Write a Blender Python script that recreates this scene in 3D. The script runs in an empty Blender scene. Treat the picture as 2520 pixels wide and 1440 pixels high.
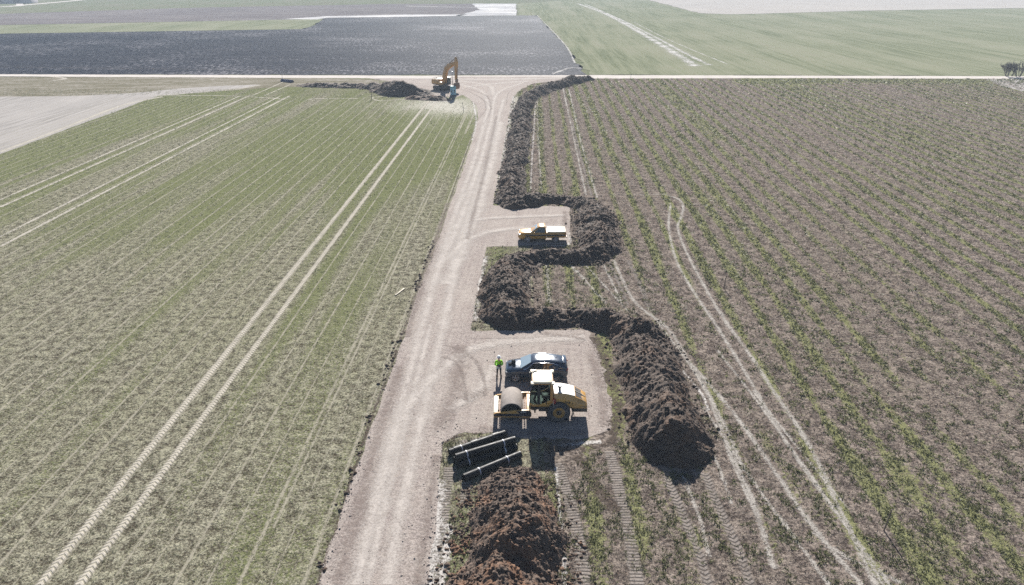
import bpy, bmesh, math, random
import numpy as np
from mathutils import Vector, Matrix

sc = bpy.context.scene
COL = sc.collection
random.seed(7)
RNG = np.random.default_rng(11)
R = math.radians

# ------------------------------------------------------------------ camera, light, exposure
CAM_H, FPX, HORIZON = 27.7, 1680.0, -78.0
PITCH = math.atan((720 - HORIZON) / FPX)
cam = bpy.data.cameras.new("camera"); cam_o = bpy.data.objects.new("camera", cam); COL.objects.link(cam_o)
cam.sensor_width = 36.0; cam.lens = 24.0; cam.clip_start = 0.5; cam.clip_end = 9000
cam_o.location = (0, 0, CAM_H); cam_o.rotation_euler = (math.pi / 2 - PITCH, 0, 0)
sc.camera = cam_o

SUN_EL, SUN_AZ = R(30), R(1.2)
w = bpy.data.worlds.new("World"); sc.world = w; w.use_nodes = True
nt = w.node_tree; nt.nodes.clear()
sky = nt.nodes.new("ShaderNodeTexSky"); sky.sky_type = 'NISHITA'; sky.sun_disc = False
sky.sun_elevation = SUN_EL; sky.sun_rotation = SUN_AZ; sky.air_density = 0.65; sky.dust_density = 0.35; sky.ozone_density = 1.0
bg = nt.nodes.new("ShaderNodeBackground"); bg.inputs[1].default_value = 0.05
wo = nt.nodes.new("ShaderNodeOutputWorld")
nt.links.new(sky.outputs[0], bg.inputs[0]); nt.links.new(bg.outputs[0], wo.inputs[0])
sun = bpy.data.lights.new("sun", 'SUN'); sun.energy = 5.0; sun.angle = R(0.53); sun.color = (1.0, 0.955, 0.89)
sun_o = bpy.data.objects.new("sun", sun); COL.objects.link(sun_o)
sd = Vector((math.sin(SUN_AZ) * math.cos(SUN_EL), math.cos(SUN_AZ) * math.cos(SUN_EL), math.sin(SUN_EL)))
sun_o.rotation_euler = sd.to_track_quat('Z', 'Y').to_euler(); sun_o.location = (0, 60, 80)
sc.view_settings.view_transform = 'Standard'; sc.view_settings.look = 'None'
sc.view_settings.exposure = 1.12; sc.view_settings.gamma = 1.0
sc.render.engine = 'CYCLES'
sc.cycles.use_denoising = False
sc.cycles.max_bounces = 5; sc.cycles.diffuse_bounces = 1; sc.cycles.glossy_bounces = 3; sc.cycles.transmission_bounces = 4
sc.cycles.transparent_max_bounces = 16; sc.cycles.volume_bounces = 0
sc.cycles.caustics_reflective = False; sc.cycles.caustics_refractive = False

# ------------------------------------------------------------------ survey: photo pixel (2520x1440) -> point on the ground
CT, ST = math.cos(PITCH), math.sin(PITCH)
def G(px, py, z=0.0):
    u = (px - 1260) / FPX; v = (py - 720) / FPX
    t = (CAM_H - z) / (ST + v * CT)
    return (u * t, (CT - v * ST) * t)
def GP(pts, z=0.0): return [G(a, b, z) for a, b in pts]
ROW = math.tan(R(1.755))            # the rows of the crop run 1.755 degrees east of +Y
def VPX(x, y, y2):                  # follow a crop row in the photo from (x, y) to height y2
    return 1317 + (x - 1317) * (y2 + 78) / (y + 78)

# ------------------------------------------------------------------ numpy noise
_P = RNG.permutation(4096); _V = RNG.random(4096)
def vnoise(x, y, seed=0):
    x = np.asarray(x, float); y = np.asarray(y, float)
    xi = np.floor(x).astype(np.int64); yi = np.floor(y).astype(np.int64)
    fx = x - xi; fy = y - yi
    fx = fx * fx * (3 - 2 * fx); fy = fy * fy * (3 - 2 * fy)
    def h(a, b): return _V[_P[(a + _P[(b + seed * 131) & 4095]) & 4095]]
    a = h(xi, yi); b = h(xi + 1, yi); c = h(xi, yi + 1); d = h(xi + 1, yi + 1)
    return (a + (b - a) * fx) * (1 - fy) + (c + (d - c) * fx) * fy
def fbm(x, y, oct=4, seed=0):
    s = 0; a = 0.5; t = 0
    for i in range(oct):
        s = s + a * vnoise(x, y, seed + i); t += a; a *= 0.55; x = x * 2.03 + 13.7; y = y * 2.03 + 7.1
    return s / t
def in_poly(px, py, poly):
    inside = np.zeros(px.shape, bool); n = len(poly)
    for i in range(n):
        x1, y1 = poly[i]; x2, y2 = poly[(i + 1) % n]
        if y1 == y2: continue
        c = ((y1 > py) != (y2 > py)) & (px < (x2 - x1) * (py - y1) / (y2 - y1) + x1)
        inside ^= c
    return inside
def seg_dist(px, py, line):
    """distance to a polyline; also the parameter (index + fraction) of the nearest point"""
    best = np.full(px.shape, 1e9); par = np.zeros(px.shape)
    for i in range(len(line) - 1):
        ax, ay = line[i][:2]; bx, by = line[i + 1][:2]
        dx, dy = bx - ax, by - ay; L = dx * dx + dy * dy + 1e-12
        t = np.clip(((px - ax) * dx + (py - ay) * dy) / L, 0, 1)
        d = np.hypot(px - ax - t * dx, py - ay - t * dy)
        m = d < best
        best = np.where(m, d, best); par = np.where(m, i + t, par)
    return best, par
def smooth_line(pts, step=0.6):
    """Catmull-Rom through the points, resampled at about step metres"""
    p = [np.array(q, float) for q in pts]
    p = [2 * p[0] - p[1]] + p + [2 * p[-1] - p[-2]]
    out = []
    for i in range(1, len(p) - 2):
        n = max(2, int(np.linalg.norm(p[i + 1][:2] - p[i][:2]) / step))
        for k in range(n):
            t = k / n
            out.append(0.5 * ((2 * p[i]) + (-p[i - 1] + p[i + 1]) * t + (2 * p[i - 1] - 5 * p[i] + 4 * p[i + 1] - p[i + 2]) * t * t
                              + (-p[i - 1] + 3 * p[i] - 3 * p[i + 1] + p[i + 2]) * t ** 3))
    out.append(p[-2]); return out

# ------------------------------------------------------------------ material helpers
class NT:
    def __init__(s, name):
        s.m = bpy.data.materials.new(name); s.m.use_nodes = True
        s.t = s.m.node_tree; s.t.nodes.clear()
        s.out = s.t.nodes.new("ShaderNodeOutputMaterial")
    def n(s, typ, **kw):
        nd = s.t.nodes.new(typ)
        for k, v in kw.items(): setattr(nd, k, v)
        return nd
    def put(s, sock, v):
        if hasattr(v, "is_linked") or isinstance(v, bpy.types.NodeSocket): s.t.links.new(v, sock)
        elif isinstance(v, (tuple, list)) and len(v) == 3 and len(sock.default_value) == 4: sock.default_value = (*v, 1)
        else: sock.default_value = v
    def pos(s): return s.n("ShaderNodeNewGeometry").outputs["Position"]
    def obj(s): return s.n("ShaderNodeTexCoord").outputs["Object"]
    def uv(s): return s.n("ShaderNodeTexCoord").outputs["UV"]
    def mapping(s, vec, scale=(1, 1, 1), rot=(0, 0, 0)):
        m = s.n("ShaderNodeMapping"); s.put(m.inputs["Vector"], vec); m.inputs["Scale"].default_value = scale; m.inputs["Rotation"].default_value = rot
        return m.outputs[0]
    def noise(s, vec, scale, detail=3, rough=0.55, dist=0.0):
        m = s.n("ShaderNodeTexNoise"); s.put(m.inputs["Vector"], vec); m.inputs["Scale"].default_value = scale
        m.inputs["Detail"].default_value = detail; m.inputs["Roughness"].default_value = rough; m.inputs["Distortion"].default_value = dist
        return m.outputs[0]
    def math(s, op, a, b=0.0, c=0.0, clamp=False):
        m = s.n("ShaderNodeMath", operation=op, use_clamp=clamp)
        s.put(m.inputs[0], a); s.put(m.inputs[1], b); s.put(m.inputs[2], c); return m.outputs[0]
    def ramp(s, v, lo, hi, a=0.0, b=1.0, smooth=True):
        m = s.n("ShaderNodeMapRange", interpolation_type='SMOOTHSTEP' if smooth else 'LINEAR')
        s.put(m.inputs[0], v); m.inputs[1].default_value = lo; m.inputs[2].default_value = hi; m.inputs[3].default_value = a; m.inputs[4].default_value = b
        return m.outputs[0]
    def mix(s, f, a, b):
        m = s.n("ShaderNodeMix", data_type='RGBA'); s.put(m.inputs[0], f); s.put(m.inputs[6], a); s.put(m.inputs[7], b); return m.outputs[2]
    def attr(s, name):
        a = s.n("ShaderNodeAttribute", attribute_name=name); return a
    def bump(s, h, strength=0.5, dist=0.05, normal=None):
        b = s.n("ShaderNodeBump"); b.inputs["Strength"].default_value = strength; b.inputs["Distance"].default_value = dist
        s.put(b.inputs["Height"], h)
        if normal is not None: s.put(b.inputs["Normal"], normal)
        return b.outputs[0]
    def bsdf(s, col, rough=0.7, metal=0.0, spec=0.5, normal=None, alpha=None, coat=0.0, coat_rough=0.1):
        b = s.n("ShaderNodeBsdfPrincipled")
        s.put(b.inputs["Base Color"], col); s.put(b.inputs["Roughness"], rough); s.put(b.inputs["Metallic"], metal)
        s.put(b.inputs["Specular IOR Level"], spec); b.inputs["Coat Weight"].default_value = coat; b.inputs["Coat Roughness"].default_value = coat_rough
        if normal is not None: s.put(b.inputs["Normal"], normal)
        if alpha is not None: s.put(b.inputs["Alpha"], alpha)
        return b
    def done(s, sh):
        s.t.links.new(sh.outputs[0] if not isinstance(sh, bpy.types.NodeSocket) else sh, s.out.inputs["Surface"]); return s.m

def pmat(name, col, rough=0.5, metal=0.0, dirt=0.25, dirt_col=(0.34, 0.29, 0.24), scale=3.0, spec=0.5, coat=0.0, bump=0.0, bscale=40.0):
    """a painted / moulded surface with uneven dust, slight colour drift and uneven gloss"""
    k = NT(name); p = k.obj()
    n1 = k.noise(p, scale, 5, 0.65); n2 = k.noise(p, scale * 7, 3, 0.6)
    f = k.math('MULTIPLY', k.ramp(k.math('ADD', n1, k.math('MULTIPLY', n2, 0.35)), 0.55, 0.95), dirt, clamp=True)
    c0 = k.mix(k.ramp(n2, 0.3, 0.7), tuple(c * 0.9 for c in col), tuple(min(1, c * 1.08) for c in col))
    c = k.mix(f, c0, dirt_col)
    r = k.ramp(n1, 0.3, 0.75, max(0.03, rough - 0.06), min(1, rough + 0.12))
    nn = k.bump(k.noise(p, bscale, 3), bump, 0.01) if bump else None
    return k.done(k.bsdf(c, r, metal, spec, nn, coat=coat))

# ------------------------------------------------------------------ mesh helpers
class MB:
    def __init__(s): s.v = []; s.f = []; s.uvs = None
    def add(s, vs, fs):
        o = len(s.v); s.v += [tuple(q) for q in vs]; s.f += [tuple(i + o for i in f) for f in fs]; return s
    def box(s, c, d, bevel=0.0, rot=None, taper=None):
        bm = bmesh.new(); bmesh.ops.create_cube(bm, size=1.0)
        for v in bm.verts:
            v.co = Vector((v.co.x * d[0], v.co.y * d[1], v.co.z * d[2]))
            if taper and v.co.z > 0: v.co.x *= taper[0]; v.co.y *= taper[1]
        if bevel: bmesh.ops.bevel(bm, geom=bm.edges[:], offset=bevel, segments=2, affect='EDGES', profile=0.5)
        M = Matrix.Translation(c) @ (rot.to_4x4() if rot is not None else Matrix())
        bm.verts.index_update()
        s.add([M @ v.co for v in bm.verts], [[v.index for v in f.verts] for f in bm.faces]); bm.free(); return s
    def prism(s, prof, y0, y1, bevel=0.0):
        """profile in (x, z) extruded along y"""
        bm = bmesh.new(); a = [bm.verts.new((x, y0, z)) for x, z in prof]; b = [bm.verts.new((x, y1, z)) for x, z in prof]
        n = len(prof); bm.faces.new(a); bm.faces.new(b[::-1])
        for i in range(n): bm.faces.new((a[i], b[i], b[(i + 1) % n], a[(i + 1) % n]))
        bmesh.ops.recalc_face_normals(bm, faces=bm.faces)
        if bevel: bmesh.ops.bevel(bm, geom=bm.edges[:], offset=bevel, segments=2, affect='EDGES', profile=0.5)
        bmesh.ops.triangulate(bm, faces=[f for f in bm.faces if len(f.verts) > 4])
        bm.verts.index_update()
        s.add([v.co for v in bm.verts], [[v.index for v in f.verts] for f in bm.faces]); bm.free(); return s
    def tube(s, pts, rads, n=8, caps=True):
        pts = [Vector(p) for p in pts]
        if not hasattr(rads, '__len__'): rads = [rads] * len(pts)
        rings = []; up = None
        for i, p in enumerate(pts):
            d = (pts[min(i + 1, len(pts) - 1)] - pts[max(i - 1, 0)]).normalized()
            a = d.cross(Vector((0, 0, 1)) if abs(d.z) < 0.9 else Vector((1, 0, 0))).normalized(); b = d.cross(a)
            if up is not None and a.dot(up) < 0: a = -a; b = -b
            up = a
            rings.append([p + (a * math.cos(2 * math.pi * k / n) + b * math.sin(2 * math.pi * k / n)) * rads[i] for k in range(n)])
        return s.loft(rings, caps)
    def loft(s, rings, caps=True, closed=True):
        n = len(rings[0]); vs = [q for r in rings for q in r]; fs = []
        for i in range(len(rings) - 1):
            for k in range(n if closed else n - 1):
                fs.append((i * n + k, i * n + (k + 1) % n, (i + 1) * n + (k + 1) % n, (i + 1) * n + k))
        if caps: fs.append(tuple(range(n))[::-1]); fs.append(tuple((len(rings) - 1) * n + k for k in range(n)))
        return s.add(vs, fs)
    def lathe(s, prof, c=(0, 0, 0), axis='y', n=32):
        """prof: (radius, along-axis) pairs, closed loop not required"""
        rings = []
        for k in range(n):
            a = 2 * math.pi * k / n; ring = []
            for r, h in prof:
                if axis == 'y': q = (r * math.cos(a), h, r * math.sin(a))
                elif axis == 'z': q = (r * math.cos(a), r * math.sin(a), h)
                else: q = (h, r * math.cos(a), r * math.sin(a))
                ring.append((q[0] + c[0], q[1] + c[1], q[2] + c[2]))
            rings.append(ring)
        m = len(prof); vs = [q for r in rings for q in r]; fs = []
        for k in range(n):
            for j in range(m - 1):
                fs.append((k * m + j, ((k + 1) % n) * m + j, ((k + 1) % n) * m + j + 1, k * m + j + 1))
        return s.add(vs, fs)
    def quad(s, a, b, c, d): return s.add([a, b, c, d], [(0, 1, 2, 3)])
    def ball(s, c, r, sub=2):
        bm = bmesh.new(); bmesh.ops.create_icosphere(bm, subdivisions=sub, radius=1.0); bm.verts.index_update()
        s.add([(v.co.x * r[0] + c[0], v.co.y * r[1] + c[1], v.co.z * r[2] + c[2]) for v in bm.verts], [[v.index for v in f.verts] for f in bm.faces]); bm.free(); return s
    def build(s, name, mat, parent=None, smooth=35, fix=True):
        me = bpy.data.meshes.new(name); me.from_pydata(s.v, [], s.f)
        if fix:
            bm = bmesh.new(); bm.from_mesh(me); bmesh.ops.recalc_face_normals(bm, faces=bm.faces); bm.to_mesh(me); bm.free()
        if smooth is not None:
            me.polygons.foreach_set('use_smooth', [True] * len(me.polygons)); me.set_sharp_from_angle(angle=R(smooth))
        me.materials.append(mat)
        o = bpy.data.objects.new(name, me); COL.objects.link(o)
        if parent is not None: o.parent = parent
        return o
def np_mesh(name, V, F, mat, parent=None, smooth=False, attrs=None, uv=None, cols=None):
    """V (n,3), F (m,k) equal-sized faces, built with foreach_set"""
    me = bpy.data.meshes.new(name); V = np.ascontiguousarray(V, np.float32); F = np.ascontiguousarray(F, np.int32)
    m, k = F.shape
    me.vertices.add(len(V)); me.vertices.foreach_set('co', V.ravel())
    me.loops.add(m * k); me.loops.foreach_set('vertex_index', F.ravel())
    me.polygons.add(m); me.polygons.foreach_set('loop_start', np.arange(0, m * k, k, dtype=np.int32))
    me.update(calc_edges=True)
    if smooth: me.polygons.foreach_set('use_smooth', np.ones(m, bool))
    if uv is not None:
        l = me.uv_layers.new(name="UVMap"); l.data.foreach_set('uv', np.ascontiguousarray(uv[F.ravel()], np.float32).ravel())
    for an, av in (attrs or {}).items():
        a = me.attributes.new(an, 'FLOAT', 'POINT'); a.data.foreach_set('value', np.ascontiguousarray(av, np.float32))
    if cols is not None:
        a = me.attributes.new("tint", 'FLOAT_COLOR', 'POINT'); a.data.foreach_set('color', np.ascontiguousarray(cols, np.float32).ravel())
    me.materials.append(mat); me.validate()
    o = bpy.data.objects.new(name, me); COL.objects.link(o)
    if parent is not None: o.parent = parent
    return o
def baked(o):
    """apply an object's modifiers by data, without operators"""
    dg = bpy.context.evaluated_depsgraph_get(); dg.update()
    me = bpy.data.meshes.new_from_object(o.evaluated_get(dg)); o.modifiers.clear(); o.data = me; return o
def cut(o, cyls):
    for (x, z, r, y0, y1) in cyls:
        b = MB().tube([(x, y0, z), (x, y1, z)], r, 28).build('cutter', o.data.materials[0], smooth=None)
        md = o.modifiers.new('b', 'BOOLEAN'); md.operation = 'DIFFERENCE'; md.object = b; md.solver = 'EXACT'
        baked(o); bpy.data.objects.remove(b)
    me = o.data; me.polygons.foreach_set('use_smooth', [True] * len(me.polygons)); me.set_sharp_from_angle(angle=R(35))
    return o
def thing(name, label, cat, loc=(0, 0, 0), rz=0.0, group=None):
    o = bpy.data.objects.new(name, None); COL.objects.link(o); o.location = loc; o.rotation_euler = (0, 0, rz); o.empty_display_size = 0.3
    return tag(o, label, cat, group)
def tag(o, label, cat, group=None):
    o['label'] = label; o['category'] = cat
    if group: o['group'] = group
    return o
def kind(o, k): o['kind'] = k; return o
def copy_tree(o, parent=None):
    c = o.copy(); COL.objects.link(c)
    if parent is not None: c.parent = parent
    for ch in list(o.children): copy_tree(ch, c)
    return c
def text_mesh(name, txt, size, mat, parent, M, extrude=0.004, shear=0.0, bold=0.0):
    cu = bpy.data.curves.new(name, 'FONT'); cu.body = txt; cu.size = size; cu.extrude = extrude; cu.shear = shear; cu.offset = bold
    t = bpy.data.objects.new(name + "_src", cu); COL.objects.link(t)
    dg = bpy.context.evaluated_depsgraph_get(); me = bpy.data.meshes.new_from_object(t.evaluated_get(dg)); bpy.data.objects.remove(t)
    me.transform(M); me.materials.clear(); me.materials.append(mat)
    o = bpy.data.objects.new(name, me); COL.objects.link(o); o.parent = parent; return o

# ================================================================== GROUND MATERIALS
def field_mat(name, base, alt, veg, pale, soil, speck=9.0, spec=0.0, rough=0.95, bumpd=0.07, bumps=0.8, rowrot=R(1.755), vegmid=0.5, coarse=0.45):
    k = NT(name); p = k.mapping(k.pos(), rot=(0, 0, rowrot))
    fine = k.noise(p, speck, 4, 0.7); mid = k.noise(p, speck * 0.22, 4, 0.65); big = k.noise(p, 0.05, 4, 0.6)
    streak = k.noise(k.mapping(p, (1.6, 0.035, 1)), 1.0, 3, 0.6)
    tone = k.math('ADD', k.math('MULTIPLY', fine, 0.55), k.math('MULTIPLY', mid, coarse))
    c = k.mix(k.ramp(tone, 0.40, 0.62), soil, base)
    c = k.mix(k.ramp(k.math('ADD', k.math('MULTIPLY', big, 0.6), k.math('MULTIPLY', streak, 0.4)), 0.38, 0.62), c, k.mix(k.ramp(tone, 0.38, 0.6), soil, alt))
    vg = k.attr("green").outputs["Fac"]
    vf = k.noise(p, speck * 0.75, 3, 0.7)
    vm = k.ramp(k.math('ADD', vf, k.math('MULTIPLY', k.math('SUBTRACT', vg, vegmid), 1.5)), 0.46, 0.64)
    c = k.mix(vm, c, k.mix(k.noise(p, speck * 1.7, 2), tuple(q * 0.6 for q in veg), tuple(q * 1.4 for q in veg)))
    pl = k.attr("pale").outputs["Fac"]
    pm = k.ramp(k.math('ADD', k.noise(p, speck * 0.5, 4, 0.75), k.math('MULTIPLY', k.math('SUBTRACT', pl, 0.5), 1.0)), 0.47, 0.72, 0.0, 0.85)
    c = k.mix(pm, c, pale)
    h = k.math('ADD', fine, k.math('MULTIPLY', mid, 1.6))
    return k.done(k.bsdf(c, rough, 0, spec, k.bump(h, bumps, bumpd)))

def plain_field(name, c1, c2, c3, scale=4.0, stretch=(1, 1, 1), rot=0.0, rough=0.9, spec=0.0, bumps=0.7, bumpd=0.08, speck=None, speckth=0.68):
    k = NT(name); p0 = k.pos(); p = k.mapping(k.mapping(p0, rot=(0, 0, rot)), stretch)
    a = k.noise(p, scale, 5, 0.7); b = k.noise(p, scale * 0.12, 4, 0.6); d = k.noise(p0, 0.02, 4, 0.6)
    c = k.mix(k.ramp(a, 0.35, 0.65), c1, c2)
    c = k.mix(k.ramp(k.math('ADD', k.math('MULTIPLY', b, 0.6), k.math('MULTIPLY', d, 0.4)), 0.42, 0.6), c, k.mix(k.ramp(a, 0.35, 0.65), c2, c3))
    if speck: c = k.mix(k.ramp(k.math('ADD', k.math('MULTIPLY', a, 0.7), k.math('MULTIPLY', b, 0.3)), speckth - 0.08, speckth + 0.04), c, speck)
    h = k.math('ADD', a, k.math('MULTIPLY', b, 2.0))
    return k.done(k.bsdf(c, rough, 0, spec, k.bump(h, bumps, bumpd)))

M_left = field_mat("winter_crop", (0.355, 0.338, 0.255), (0.305, 0.295, 0.205), (0.145, 0.155, 0.075), (0.55, 0.52, 0.47), (0.060, 0.050, 0.036), speck=7.0, bumps=1.0)
M_right = field_mat("stubble_crop", (0.30, 0.25, 0.215), (0.25, 0.21, 0.175), (0.18, 0.182, 0.09), (0.46, 0.43, 0.39), (0.06, 0.048, 0.042), speck=5.0, bumps=1.0, bumpd=0.09, vegmid=0.47)
def plough_mat():
    k = NT("ploughed_soil"); p = k.pos(); q = k.mapping(p, (0.8, 0.22, 1))
    a = k.noise(q, 1.5, 4, 0.75); b = k.noise(k.mapping(p, (0.012, 0.11, 1)), 1.0, 4, 0.7); d = k.noise(p, 0.018, 4, 0.6)
    c = k.mix(k.ramp(a, 0.36, 0.62), (0.006, 0.008, 0.015), (0.030, 0.033, 0.048))
    c = k.mix(k.math('MULTIPLY', k.ramp(k.math('ADD', k.math('MULTIPLY', b, 0.55), k.math('MULTIPLY', d, 0.45)), 0.42, 0.62), 0.5), c, (0.05, 0.05, 0.06))
    sh = k.ramp(k.math('ADD', k.math('MULTIPLY', a, 0.75), k.math('MULTIPLY', d, 0.45)), 0.63, 0.72)
    c = k.mix(k.math('MULTIPLY', sh, 0.55), c, (0.30, 0.29, 0.31))
    h = k.math('ADD', a, k.math('MULTIPLY', b, 1.2))
    return k.done(k.bsdf(c, 0.6, 0, 0.004, k.bump(h, 1.0, 0.16)))
M_plough = plough_mat()
M_fargreen = plain_field("far_crop", (0.13, 0.145, 0.085), (0.225, 0.235, 0.155), (0.24, 0.235, 0.17), 1.2, (0.45, 0.018, 1), R(0.5), bumps=0.6)
M_farpurple = plain_field("far_tilled_soil", (0.12, 0.105, 0.11), (0.17, 0.15, 0.15), (0.20, 0.18, 0.175), 0.9, (0.15, 1.0, 1), 0.0, bumps=0.7, bumpd=0.2, speck=(0.45, 0.42, 0.4), speckth=0.66)
M_bare = plain_field("bare_silt", (0.24, 0.225, 0.21), (0.40, 0.375, 0.355), (0.31, 0.29, 0.27), 1.6, (0.7, 0.04, 1), R(1.755), bumps=0.5, bumpd=0.05)
M_farbare = plain_field("far_bare_silt", (0.36, 0.33, 0.30), (0.46, 0.43, 0.40), (0.30, 0.28, 0.26), 0.6, (0.12, 1.0, 1), R(8), bumps=0.4)
M_verge = plain_field("rough_verge", (0.12, 0.11, 0.07), (0.20, 0.18, 0.13), (0.26, 0.235, 0.20), 3.0, (0.2, 1.0, 1), 0.0, bumps=0.8, speck=(0.40, 0.37, 0.34), speckth=0.6)
M_base = plain_field("open_farmland", (0.12, 0.14, 0.08), (0.16, 0.165, 0.10), (0.17, 0.16, 0.12), 0.5, (1, 0.3, 1), R(-12), bumps=0.3)

def gravel_mat():
    k = NT("crushed_gravel"); p = k.pos()
    fine = k.noise(p, 10.0, 5, 0.8); mid = k.noise(p, 2.2, 5, 0.65); big = k.noise(p, 0.16, 4, 0.6)
    lng = k.noise(k.mapping(k.mapping(p, rot=(0, 0, R(5.5))), (3.2, 0.12, 1)), 1.0, 4, 0.6)
    c = k.mix(k.ramp(fine, 0.37, 0.61), (0.115, 0.092, 0.084), (0.39, 0.333, 0.306))
    c = k.mix(k.ramp(k.math('ADD', k.math('MULTIPLY', mid, 0.45), k.math('MULTIPLY', k.math('ADD', big, lng), 0.4)), 0.45, 0.78), c, k.mix(k.ramp(fine, 0.3, 0.7), (0.275, 0.24, 0.212), (0.45, 0.40, 0.36)))
    c = k.mix(k.ramp(k.math('ADD', mid, k.math('MULTIPLY', fine, 0.35)), 0.42, 0.58, 0.25, 0.0), c, (0.16, 0.13, 0.115))
    st_ = k.noise(p, 34.0, 2, 0.6)
    c = k.mix(k.math('MULTIPLY', k.ramp(st_, 0.60, 0.70), 0.55), c, (0.56, 0.52, 0.49))
    c = k.mix(k.math('MULTIPLY', k.ramp(k.noise(p, 0.55, 5, 0.7), 0.52, 0.68), 0.40), c, (0.28, 0.23, 0.205))
    h = k.math('ADD', k.math('MULTIPLY', fine, 0.7), mid)
    return k.done(k.bsdf(c, 0.9, 0, 0.02, k.bump(h, 0.9, 0.06)))
M_gravel = gravel_mat()
def track_road_mat():
    k = NT("pale_track_gravel"); p = k.mapping(k.pos(), (0.15, 1, 1))
    n = k.noise(p, 1.4, 4, 0.65); f = k.noise(k.pos(), 5, 3)
    c = k.mix(k.ramp(k.math('ADD', k.math('MULTIPLY', n, 0.7), k.math('MULTIPLY', f, 0.3)), 0.35, 0.65), (0.46, 0.42, 0.385), (0.62, 0.58, 0.54))
    return k.done(k.bsdf(c, 0.9, 0, 0.0, k.bump(f, 0.4, 0.05)))
M_track = track_road_mat()

def strip_mat(name, col, col2, soft=0.35, amount=0.62, nscale=3.0, tread=None, rough=0.85, spec=0.04, relief=0.5, dark=(0.07, 0.06, 0.052), top=0.95, grad=0.28):
    """a worn line on the ground: ragged where the soil shows through; u across, v along in metres"""
    k = NT(name); p = k.pos(); uv = k.uv()
    sx = k.n("ShaderNodeSeparateXYZ"); k.put(sx.inputs[0], uv); u, v = sx.outputs[0], sx.outputs[1]
    d = k.math('MULTIPLY', k.math('ABSOLUTE', k.math('SUBTRACT', u, 0.5)), 2.0)
    edge = k.ramp(d, 1.0 - soft, 1.0, 1.0, 0.0)
    n = k.math('ADD', k.math('MULTIPLY', k.noise(p, nscale, 4, 0.7), 0.6), k.math('MULTIPLY', k.noise(p, nscale * 0.15, 3), 0.4))
    n2 = k.noise(p, nscale * 2.6, 3, 0.7)
    n = k.math('ADD', k.math('MULTIPLY', n, 0.6), k.math('MULTIPLY', n2, 0.4))
    n = k.math('ADD', k.math('MULTIPLY', k.math('SUBTRACT', n, 0.5), 4.6), 0.5)
    a = k.ramp(k.math('ADD', n, k.math('MULTIPLY', k.math('SUBTRACT', edge, 1.0), 0.75)), 1.0 - amount - grad, 1.0 - amount + grad, 0.0, top)
    fine = k.noise(p, nscale * 3.5, 3, 0.7)
    c = k.mix(fine, col, col2); h = fine
    if tread == 'chevron':
        ph = k.math('ADD', k.math('MULTIPLY', v, 3.6), k.math('MULTIPLY', d, 0.9))
        wv = k.math('SINE', k.math('MULTIPLY', k.math('ADD', ph, k.math('MULTIPLY', k.noise(p, 2.0, 2), 0.35)), 6.2832))
    elif tread == 'bars':
        wv = k.math('SINE', k.math('MULTIPLY', k.math('ADD', k.math('MULTIPLY', v, 4.6), k.math('MULTIPLY', k.noise(p, 1.6, 2), 0.4)), 6.2832))
    if tread:
        m = k.ramp(wv, -0.1, 0.75, 0.0, 1.0); h = k.math('ADD', k.math('MULTIPLY', m, -1.4), fine)
        c = k.mix(k.math('MULTIPLY', m, 0.72), c, dark)
    return k.done(k.bsdf(c, rough, 0, spec, k.bump(h, relief, 0.05), alpha=a))

M_rut = strip_mat("pale_clay_and_painted_glare", (0.30, 0.275, 0.24), (0.52, 0.485, 0.445), soft=0.95, amount=0.62, nscale=4.5, top=0.92, grad=0.35)  # pale clay tracks here and below: dry clay's own paleness plus painted sun glare
M_rut_far = strip_mat("worn_pale_clay", (0.38, 0.35, 0.29), (0.52, 0.48, 0.42), soft=0.7, amount=0.85, nscale=2.0, top=0.9, grad=0.4)
M_rut_faint = strip_mat("faint_pale_clay", (0.34, 0.315, 0.24), (0.46, 0.425, 0.34), soft=0.9, amount=0.80, nscale=2.5, top=0.66, grad=0.4)
M_rut_tread = strip_mat("pale_clay_with_lug_marks", (0.42, 0.38, 0.32), (0.56, 0.52, 0.45), soft=0.6, amount=0.90, nscale=6.0, tread='chevron', dark=(0.29, 0.27, 0.20), top=0.92, grad=0.55)
M_chev = strip_mat("lug_tread_marks", (0.22, 0.19, 0.17), (0.34, 0.30, 0.27), soft=0.6, amount=0.70, nscale=4.0, tread='chevron', top=0.85, grad=0.4)
M_bars = strip_mat("crawler_marks", (0.23, 0.20, 0.175), (0.36, 0.32, 0.29), soft=0.5, amount=0.68, nscale=3.5, tread='bars', top=0.85, grad=0.4)
M_chalk = strip_mat("crumbled_clay_and_painted_glare", (0.40, 0.37, 0.34), (0.62, 0.59, 0.56), soft=0.95, amount=0.60, nscale=3.0)  # pale earth, with the sun's shine on smooth clay also in the colour
M_dust = strip_mat("compacted_dust", (0.52, 0.465, 0.42), (0.62, 0.57, 0.525), soft=1.0, amount=0.72, nscale=5.0, relief=0.2, top=0.8, grad=0.75)
M_arc = strip_mat("dark_tyre_arcs", (0.26, 0.215, 0.19), (0.34, 0.285, 0.255), soft=0.9, amount=0.52, nscale=4.0, tread='chevron', relief=0.5, dark=(0.20, 0.165, 0.15), top=0.6, grad=0.6)
M_mud = strip_mat("brown_mud_smear", (0.20, 0.155, 0.135), (0.30, 0.245, 0.22), soft=1.0, amount=0.55, nscale=3.0, relief=0.4, top=0.6, grad=0.6)
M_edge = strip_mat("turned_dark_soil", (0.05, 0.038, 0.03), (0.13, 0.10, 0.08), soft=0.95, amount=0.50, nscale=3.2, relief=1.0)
M_glint = strip_mat("wet_silt_painted_glint", (0.42, 0.40, 0.38), (0.60, 0.58, 0.56), soft=0.95, amount=0.55, nscale=1.0, grad=0.35)  # glint of the sun on wet silt, put into a pale colour

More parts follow.
